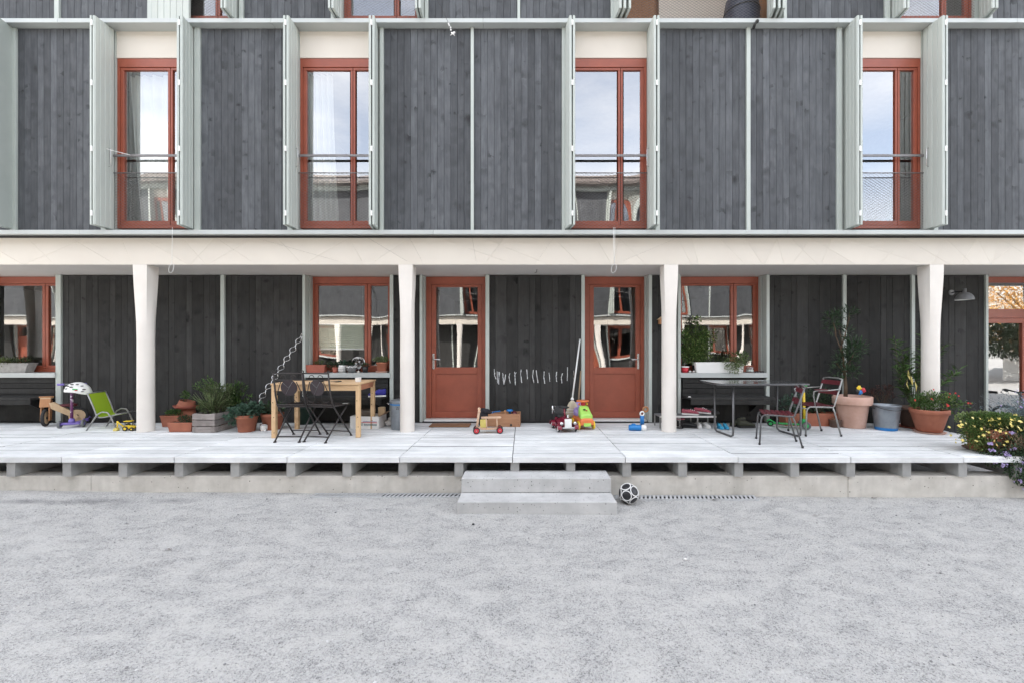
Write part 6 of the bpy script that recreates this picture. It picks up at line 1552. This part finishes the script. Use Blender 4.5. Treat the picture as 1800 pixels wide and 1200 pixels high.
# terracotta bowl with red flowers
t = at('flower_bowl', 'wide red terracotta bowl pot with small red flowers at the right-hand column', 'plant pot', 1635, 764)
t.location = ((1635.5 - VX) * 6.10 / F, 6.12, DZ); t.scale = (.80, .80, 1)
saucer(t, .235, 'terra_pale'); o = M().lathe([(.165, .022), (.175, .026), (.255, .27), (.26, .275), (.275, .277), (.28, .33), (.272, .338), (.25, .338), (.245, .30), (.002, .295)], 44).ob('pot', K['terra'], t)
M().lathe([(.244, .30), (.002, .315)], 28, cap=False).ob('soil', K['soil'], o)
m = M(); foliage(t, [((-.05, 0, .42), (.26, .18, .11)), ((.02, 0, .50), (.18, .12, .09)), ((.36, -.02, .40), (.17, .12, .13)), ((.6, -.02, .40), (.13, .07, .05)), ((.30, -.03, .50), (.16, .1, .07)), ((-.2, .02, .44), (.12, .1, .1))], 1500, .042, .020, 'lf', m=m, up=.5); m.ob('foliage', K['lf'], t)
m = M(); foliage(t, [((.1, -.05, .46), (.36, .16, .12))], 300, .04, .018, 'lf_yl', m=m, up=.6); m.ob('foliage', K['lf_yl'], t)
stems(t, (0, 0, .3), [(.6, -.02, .42), (.5, 0, .36), (.36, 0, .5), (-.25, 0, .5), (.1, 0, .6), (.72, -.02, .40), (.2, 0, .55)], .004, bend=.05)
M().leaf((.40, -.12, .30), (.5, -.3, -.8), .10, .085).leaf((.44, -.12, .29), (.6, -.4, .1), .08, .07).ob('large_leaf', K['lf_var'], t)
flowers(t, [(-.11, -.16, .50), (-.10, -.17, .485), (.16, -.16, .42), (.17, -.17, .405), (.155, -.17, .40), (.32, -.05, .56), (.42, -.05, .57), (.47, -.06, .53), (.64, -.06, .43), (.71, -.04, .42), (.03, -.05, .62), (-.3, -.05, .47), (.25, -.1, .52)], .02, 'f_red')

# yellow flowers in a terracotta pot on the corner of the deck
t = at('flower_pot', 'brown terracotta pot overgrown with yellow-flowered trailing plants on the deck corner', 'plant pot', 1733, 793)
t.location = ((1735 - VX) * 5.08 / F, 5.06, DZ)
saucer(t, .23, 'brown_pot'); round_pot(t, .215, .17, .27, 'terra', rim=.2)
m = M(); foliage(t, [((-.10, 0, .36), (.24, .2, .10)), ((-.26, -.08, .20), (.13, .14, .17)), ((.12, -.02, .34), (.26, .2, .10)), ((-.2, -.14, .10), (.13, .08, .08)), ((0, -.12, .33), (.22, .1, .07)), ((.36, -.05, .25), (.13, .12, .17))], 5200, .030, .014, 'lf_yl', m=m, up=.4); m.ob('foliage', K['lf_yl'], t)
m = M(); foliage(t, [((-.04, -.05, .38), (.30, .18, .08)), ((-.28, -.08, .24), (.10, .1, .14))], 1900, .032, .013, 'lf', m=m, up=.5); m.ob('foliage', K['lf'], t)
m = M()
for _ in range(120):
    a = Vector((random.uniform(-.02, .30), -.21 - random.uniform(0, .05), random.uniform(.12, .27))); b = a + Vector((random.uniform(-.05, .05), random.uniform(-.03, 0), -random.uniform(.03, .12))); m.tube([a, (a + b) / 2 + Vector((random.uniform(-.02, .02), -.015, 0)), b], .0022, 4); m.leaf(b, rnd_dir(-.3), .022, .012)
for _ in range(60):
    a = Vector((random.uniform(-.3, -.02), -.2 - random.uniform(0, .04), random.uniform(.18, .33))); m.leaf(a, rnd_dir(0), .026, .012)
m.ob('dry_stems', K['dry'], t, kind='stuff')
pts = []
for _ in range(64):
    a = random.uniform(PI, 2 * PI) if random.random() < .85 else random.uniform(0, PI); r = random.uniform(.8, 1.1)
    if random.random() < .45: pts.append((.30 * r * math.cos(a) - .12, .22 * r * math.sin(a) - .02, random.uniform(.08, .38)))
    else: pts.append((random.uniform(-.36, .46), -.22 * random.random() - .06, random.uniform(.33, .46) - abs(random.gauss(0, .03))))
pts += [(.0, -.235, .2), (-.06, -.24, .16), (.06, -.24, .27), (.1, -.235, .29), (-.1, -.25, .12)]
flowers(t, pts, .019, 'f_yel')

# lavender-grey bush and lilac trailing plant at the deck end
t = thing('lavender', 'silvery grey lavender bush beyond the yellow flowers at the frame edge', 'plant', ((1800 - VX) * 5.5 / F + .08, 5.5, DZ))
round_pot(t, .2, .16, .26, 'terra')
m = M()
for _ in range(700):
    a = random.uniform(0, 2 * PI); e = random.uniform(.1, 1.45); l = random.uniform(.22, .48) * (1.15 - .25 * e)
    d = Vector((math.cos(a) * math.cos(e) * 1.25, math.sin(a) * math.cos(e), math.sin(e))); b = Vector((random.gauss(0, .05), random.gauss(0, .05), .25)); tp = b + d * l
    for k in range(5): m.leaf(b.lerp(tp, .35 + .16 * k), d + rnd_dir(0) * .7, .038, .0065)
m.ob('foliage', K['lf_gr'], t); stems(t, (0, 0, .24), [(random.uniform(-.4, .4), random.uniform(-.3, .3), random.uniform(.4, .62)) for _ in range(40)], .003, 'lf_gr')
flowers(t, [(random.uniform(-.42, .3), random.uniform(-.35, .1), random.uniform(.45, .66)) for _ in range(40)], .014, 'f_pur')
t = thing('trailing_lilac_plant', 'trailing plant with lilac flower heads hanging over the end of the deck', 'plant', ((1772 - VX) * 4.98 / F, 5.0, DZ))
trough(t, .62, .26, .22, 'terra', taper=.9)
m = M(); blobs = [((-.05, -.02, .26), (.30, .18, .12)), ((-.05, -.16, .05), (.30, .10, .22)), ((.02, -.2, -.12), (.27, .08, .20)), ((.12, -.2, -.25), (.22, .08, .14)), ((-.28, -.12, .02), (.14, .1, .16)), ((.2, -.1, .3), (.2, .15, .14))]
foliage(t, blobs, 6000, .036, .017, 'lf_dk', m=m, up=.1, droop=.5, shell=.45); m.ob('foliage', K['lf_dk'], t)
m = M(); foliage(t, blobs, 900, .034, .016, 'lf_ol', m=m, up=.2, shell=.2); m.ob('foliage', K['lf_ol'], t)
stems(t, (0, -.1, .2), [(-.38, -.2, .0), (-.32, -.22, -.12), (-.2, -.26, -.2), (-.05, -.27, -.3), (.1, -.27, -.36), (-.3, -.2, .1)], .004)
pts = []
for _ in range(46):
    b = random.choice(blobs[1:5]); c = Vector(b[0]) + Vector((random.uniform(-1, 1) * b[1][0], -b[1][1] * random.uniform(.6, 1.2), random.uniform(-1, 1) * b[1][2]))
    for _ in range(9): pts.append(c + Vector((random.gauss(0, .018), random.gauss(0, .012), random.gauss(0, .009))))
flowers(t, pts, .0135, 'f_pur')
flowers(t, [(random.uniform(-.3, .2), -.2 * random.random(), random.uniform(.3, .4)) for _ in range(14)], .026, 'f_yel')

# bicycle standing beyond the deck before the glass door
t = thing('bicycle', 'dark bicycle parked before the glass door, mostly hidden by the grey bush', 'bicycle', (7.62, 6.62, float(gz(7.7, 6.5))), R(4))
for x, nm in ((0, 'f'), (1.05, 'r')):
    w_ = M().torus((x, 0, .34), .325, .017, 'y', 36, 8).ob('wheel', K['rubber'], t); M().torus((x, 0, .34), .302, .008, 'y', 36, 6).ob('rim', K['steel'], w_)
    m = M()
    for k in range(14): q = 2 * PI * k / 14; m.tube([(x, 0, .34), (x + .30 * math.cos(q), 0, .34 + .30 * math.sin(q))], .0015, 4)
    m.ob('spokes', K['steel'], w_, kind='stuff'); M().tube([(x, -.04, .34), (x, .04, .34)], .02, 10).ob('hub', K['steel'], w_)
fr_ = M().tube([(.16, 0, .80), (.46, 0, .30)], .017, 8).tube([(.46, 0, .30), (.66, 0, .84)], .016, 8).tube([(.14, 0, .86), (.64, 0, .80)], .015, 8)
for s in (-1, 1): fr_.tube([(.46, s * .02, .30), (1.05, s * .05, .34)], .009, 6).tube([(.65, s * .02, .80), (1.05, s * .05, .34)], .008, 6)
fr_.ob('frame', K['black'], t)
M().tube([(.12, 0, .92), (.15, 0, .80), (.06, .045, .55), (0, .05, .34)], .012, 8).tube([(.15, 0, .80), (.06, -.045, .55), (0, -.05, .34)], .012, 8).ob('fork', K['black'], t)
hb = M().tube([(.12, 0, .95), (.06, 0, 1.02)], .014, 8).tube([(.20, -.30, 1.03), (.10, -.20, 1.05), (.06, 0, 1.02), (.10, .20, 1.05), (.20, .30, 1.03)], .012, 8).ob('handlebar', K['black'], t)
for s in (-1, 1): M().tube([(.20, s * .30, 1.03), (.29, s * .315, 1.01)], .018, 8).ob('grip', K['rubber'], hb); M().tube([(.12, s * .23, 1.04), (.10, s * .26, 1.0), (.20, s * .31, .975)], .006, 6).ob('brake_lever', K['steel'], hb)
M().loft([[(x, y * k, z) for y, z in ((-.5, .90), (.5, .90), (.45, .94), (-.45, .94))] for x, k in ((.55, .07), (.66, .16), (.78, .3), (.82, .26))], False).ob('saddle', K['black'], t, bevel=.008)
M().disc((.46, -.04, .30), .09, .006, 'y', 24).ob('chainring', K['steel'], t); M().tube([(.46, -.05, .30), (.54, -.06, .16), (.54, -.14, .15)], .008, 6).ob('crank', K['steel'], t)

# ================================================================== on the gravel
K['ballw'] = mat('white_ball_panel', (.74, .74, .73), rough=.35); K['ballb'] = mat('black_ball_panel', (.016, .016, .02), rough=.35)
bc = Vector((1.135, 4.60, float(gz(1.135, 4.60)) + .104)); BR = .105
t = thing('football', 'black and white football lying on the gravel right of the concrete steps', 'ball', bc); t.rotation_euler = (R(20), R(35), R(10))
M().ball((0, 0, 0), BR, 36, 24).ob('ball_skin', K['ballb'], t)
phi = (1 + 5 ** .5) / 2
ico = [Vector(v).normalized() for v in [(s1, s2 * phi, 0) for s1 in (-1, 1) for s2 in (-1, 1)] + [(0, s1, s2 * phi) for s1 in (-1, 1) for s2 in (-1, 1)] + [(s1 * phi, 0, s2) for s1 in (-1, 1) for s2 in (-1, 1)]]
for d in ico:
    u = d.cross(Vector((.31, .52, .8))).normalized(); v = d.cross(u); a = .50
    pts = [(d * math.cos(a) + (u * math.cos(q) + v * math.sin(q)) * math.sin(a)) * (BR - .0012) for q in [2 * PI * j / 24 for j in range(24)]]
    M().tube(pts, .0058, 6, True).ob('white_ring', K['ballw'], t)
def ground_leaf(label, px, py, mt, s, rz, nm='dry_leaf', cat='leaf'):
    y = 4.7
    for _ in range(6):
        x = (px - VX) * y / F; z = float(gz(x, y)); y = F * (CZ - z) / (py - VY)
    m = M(); m.leaf((-.5 * s, 0, .006), (1, .1, .05), s, s * .5, .12, nrm=(0, .2, 1)).leaf((.3 * s, 0, .012), (.8, -.2, .2), s * .5, s * .2)
    o = m.ob(nm, K[mt]); o.location = (x, y, z + .004); o.rotation_euler = (0, 0, rz); tag(o, label, cat)
ground_leaf('curled reddish-brown dry leaf on the gravel at the plinth, left of the steps', 414, 863, 'ply_or', .075, .4)
ground_leaf('dark dry leaf lying on the gravel right of the drain channel', 1536, 876, 'bark', .07, 0)
ground_leaf('dark crumpled leaf on the gravel just below the drain channel', 1256, 879, 'bark', .06, .3)
ground_leaf('thin dark dry leaf on the open gravel, right of centre', 1433, 907, 'bark', .06, -.3)
ground_leaf('small brown leaf on the gravel at the left, below the dark patch', 295, 967, 'brown_pot', .05, .1)
p = (832, 922); y = F * CZ / (p[1] - VY)
o = M().ball((0, 0, 0), .011, 10, 6, (1.2, 1, .8)).ob('black_pebble', K['black']); o.location = ((p[0] - VX) * y / F, y, float(gz((p[0] - VX) * y / F, y)) + .008); tag(o, 'single black pebble on the gravel below the left end of the steps', 'pebble')
p = (1205, 983); y = F * CZ / (p[1] - VY)
o = M().ball((0, 0, 0), .011, 10, 6, (1.4, 1, .7)).ob('white_stone', K['card']); o.location = ((p[0] - VX) * y / F, y, float(gz((p[0] - VX) * y / F, y)) + .008); tag(o, 'single whitish stone on the gravel right of the steps', 'stone')

# ================================================================== things behind the viewer, reflected in the glass door at the right edge
def tree(label, loc, h, blobs, n, mt, lf=.22):
    t = thing('broadleaf_tree', label, 'tree', loc)
    M().tube([(0, 0, 0), (.05, 0, h * .3), (0, .05, h * .55)], [.22, .17, .11], 10).ob('trunk', K['bark'], t)
    for k in range(7):
        a = k * .95; M().tube([(.03, 0, h * (.28 + .03 * k)), (math.cos(a) * h * .16, math.sin(a) * h * .16, h * (.5 + .03 * k))], [.07, .03], 6).ob('limb', K['bark'], t)
    m = M(); foliage(t, blobs, n, lf, lf * .55, mt, m=m, shell=.4); m.ob('crown', K[mt], t)
tree('golden autumn tree across the yard, reflected in the glass door at the right', (26.5, -8.0, 0), 7.5, [((0, 0, 4.0), (4.0, 3.2, 2.6)), ((-2.5, 1.5, 3.0), (2.2, 1.8, 1.6)), ((2, 1.2, 3.4), (2.6, 1.8, 1.8))], 16000, 'gold', .12)
tree('dark green tree below the golden one, reflected in the glass door', (24.6, -6.0, 0), 3.0, [((0, 0, 2.0), (2.6, 1.2, 1.0)), ((-2.6, .6, 2.1), (1.7, 1.2, .9))], 9000, 'hedge', .13)
t = thing('white_house', 'low white house across the yard, reflected in the lower glass door', 'house', (34, -11.5, 0), R(-40))
M().box(-9, 9, -3, 3, -.2, 2.0).ob('wall', K['white'], t); M().prism([(-3.5, 1.95), (3.5, 1.95), (0, 3.2)], -9.4, 9.4, 'x').ob('roof', K['tile'], t)
for k in range(7):
    w_ = M().box(-7.8 + 2.4 * k, -6.9 + 2.4 * k, 3.001, 3.04, .7, 1.6).ob('window', K['white'], t); M().box(-7.72 + 2.4 * k, -6.98 + 2.4 * k, 3.041, 3.05, .78, 1.52).ob('pane', K['black'], w_)
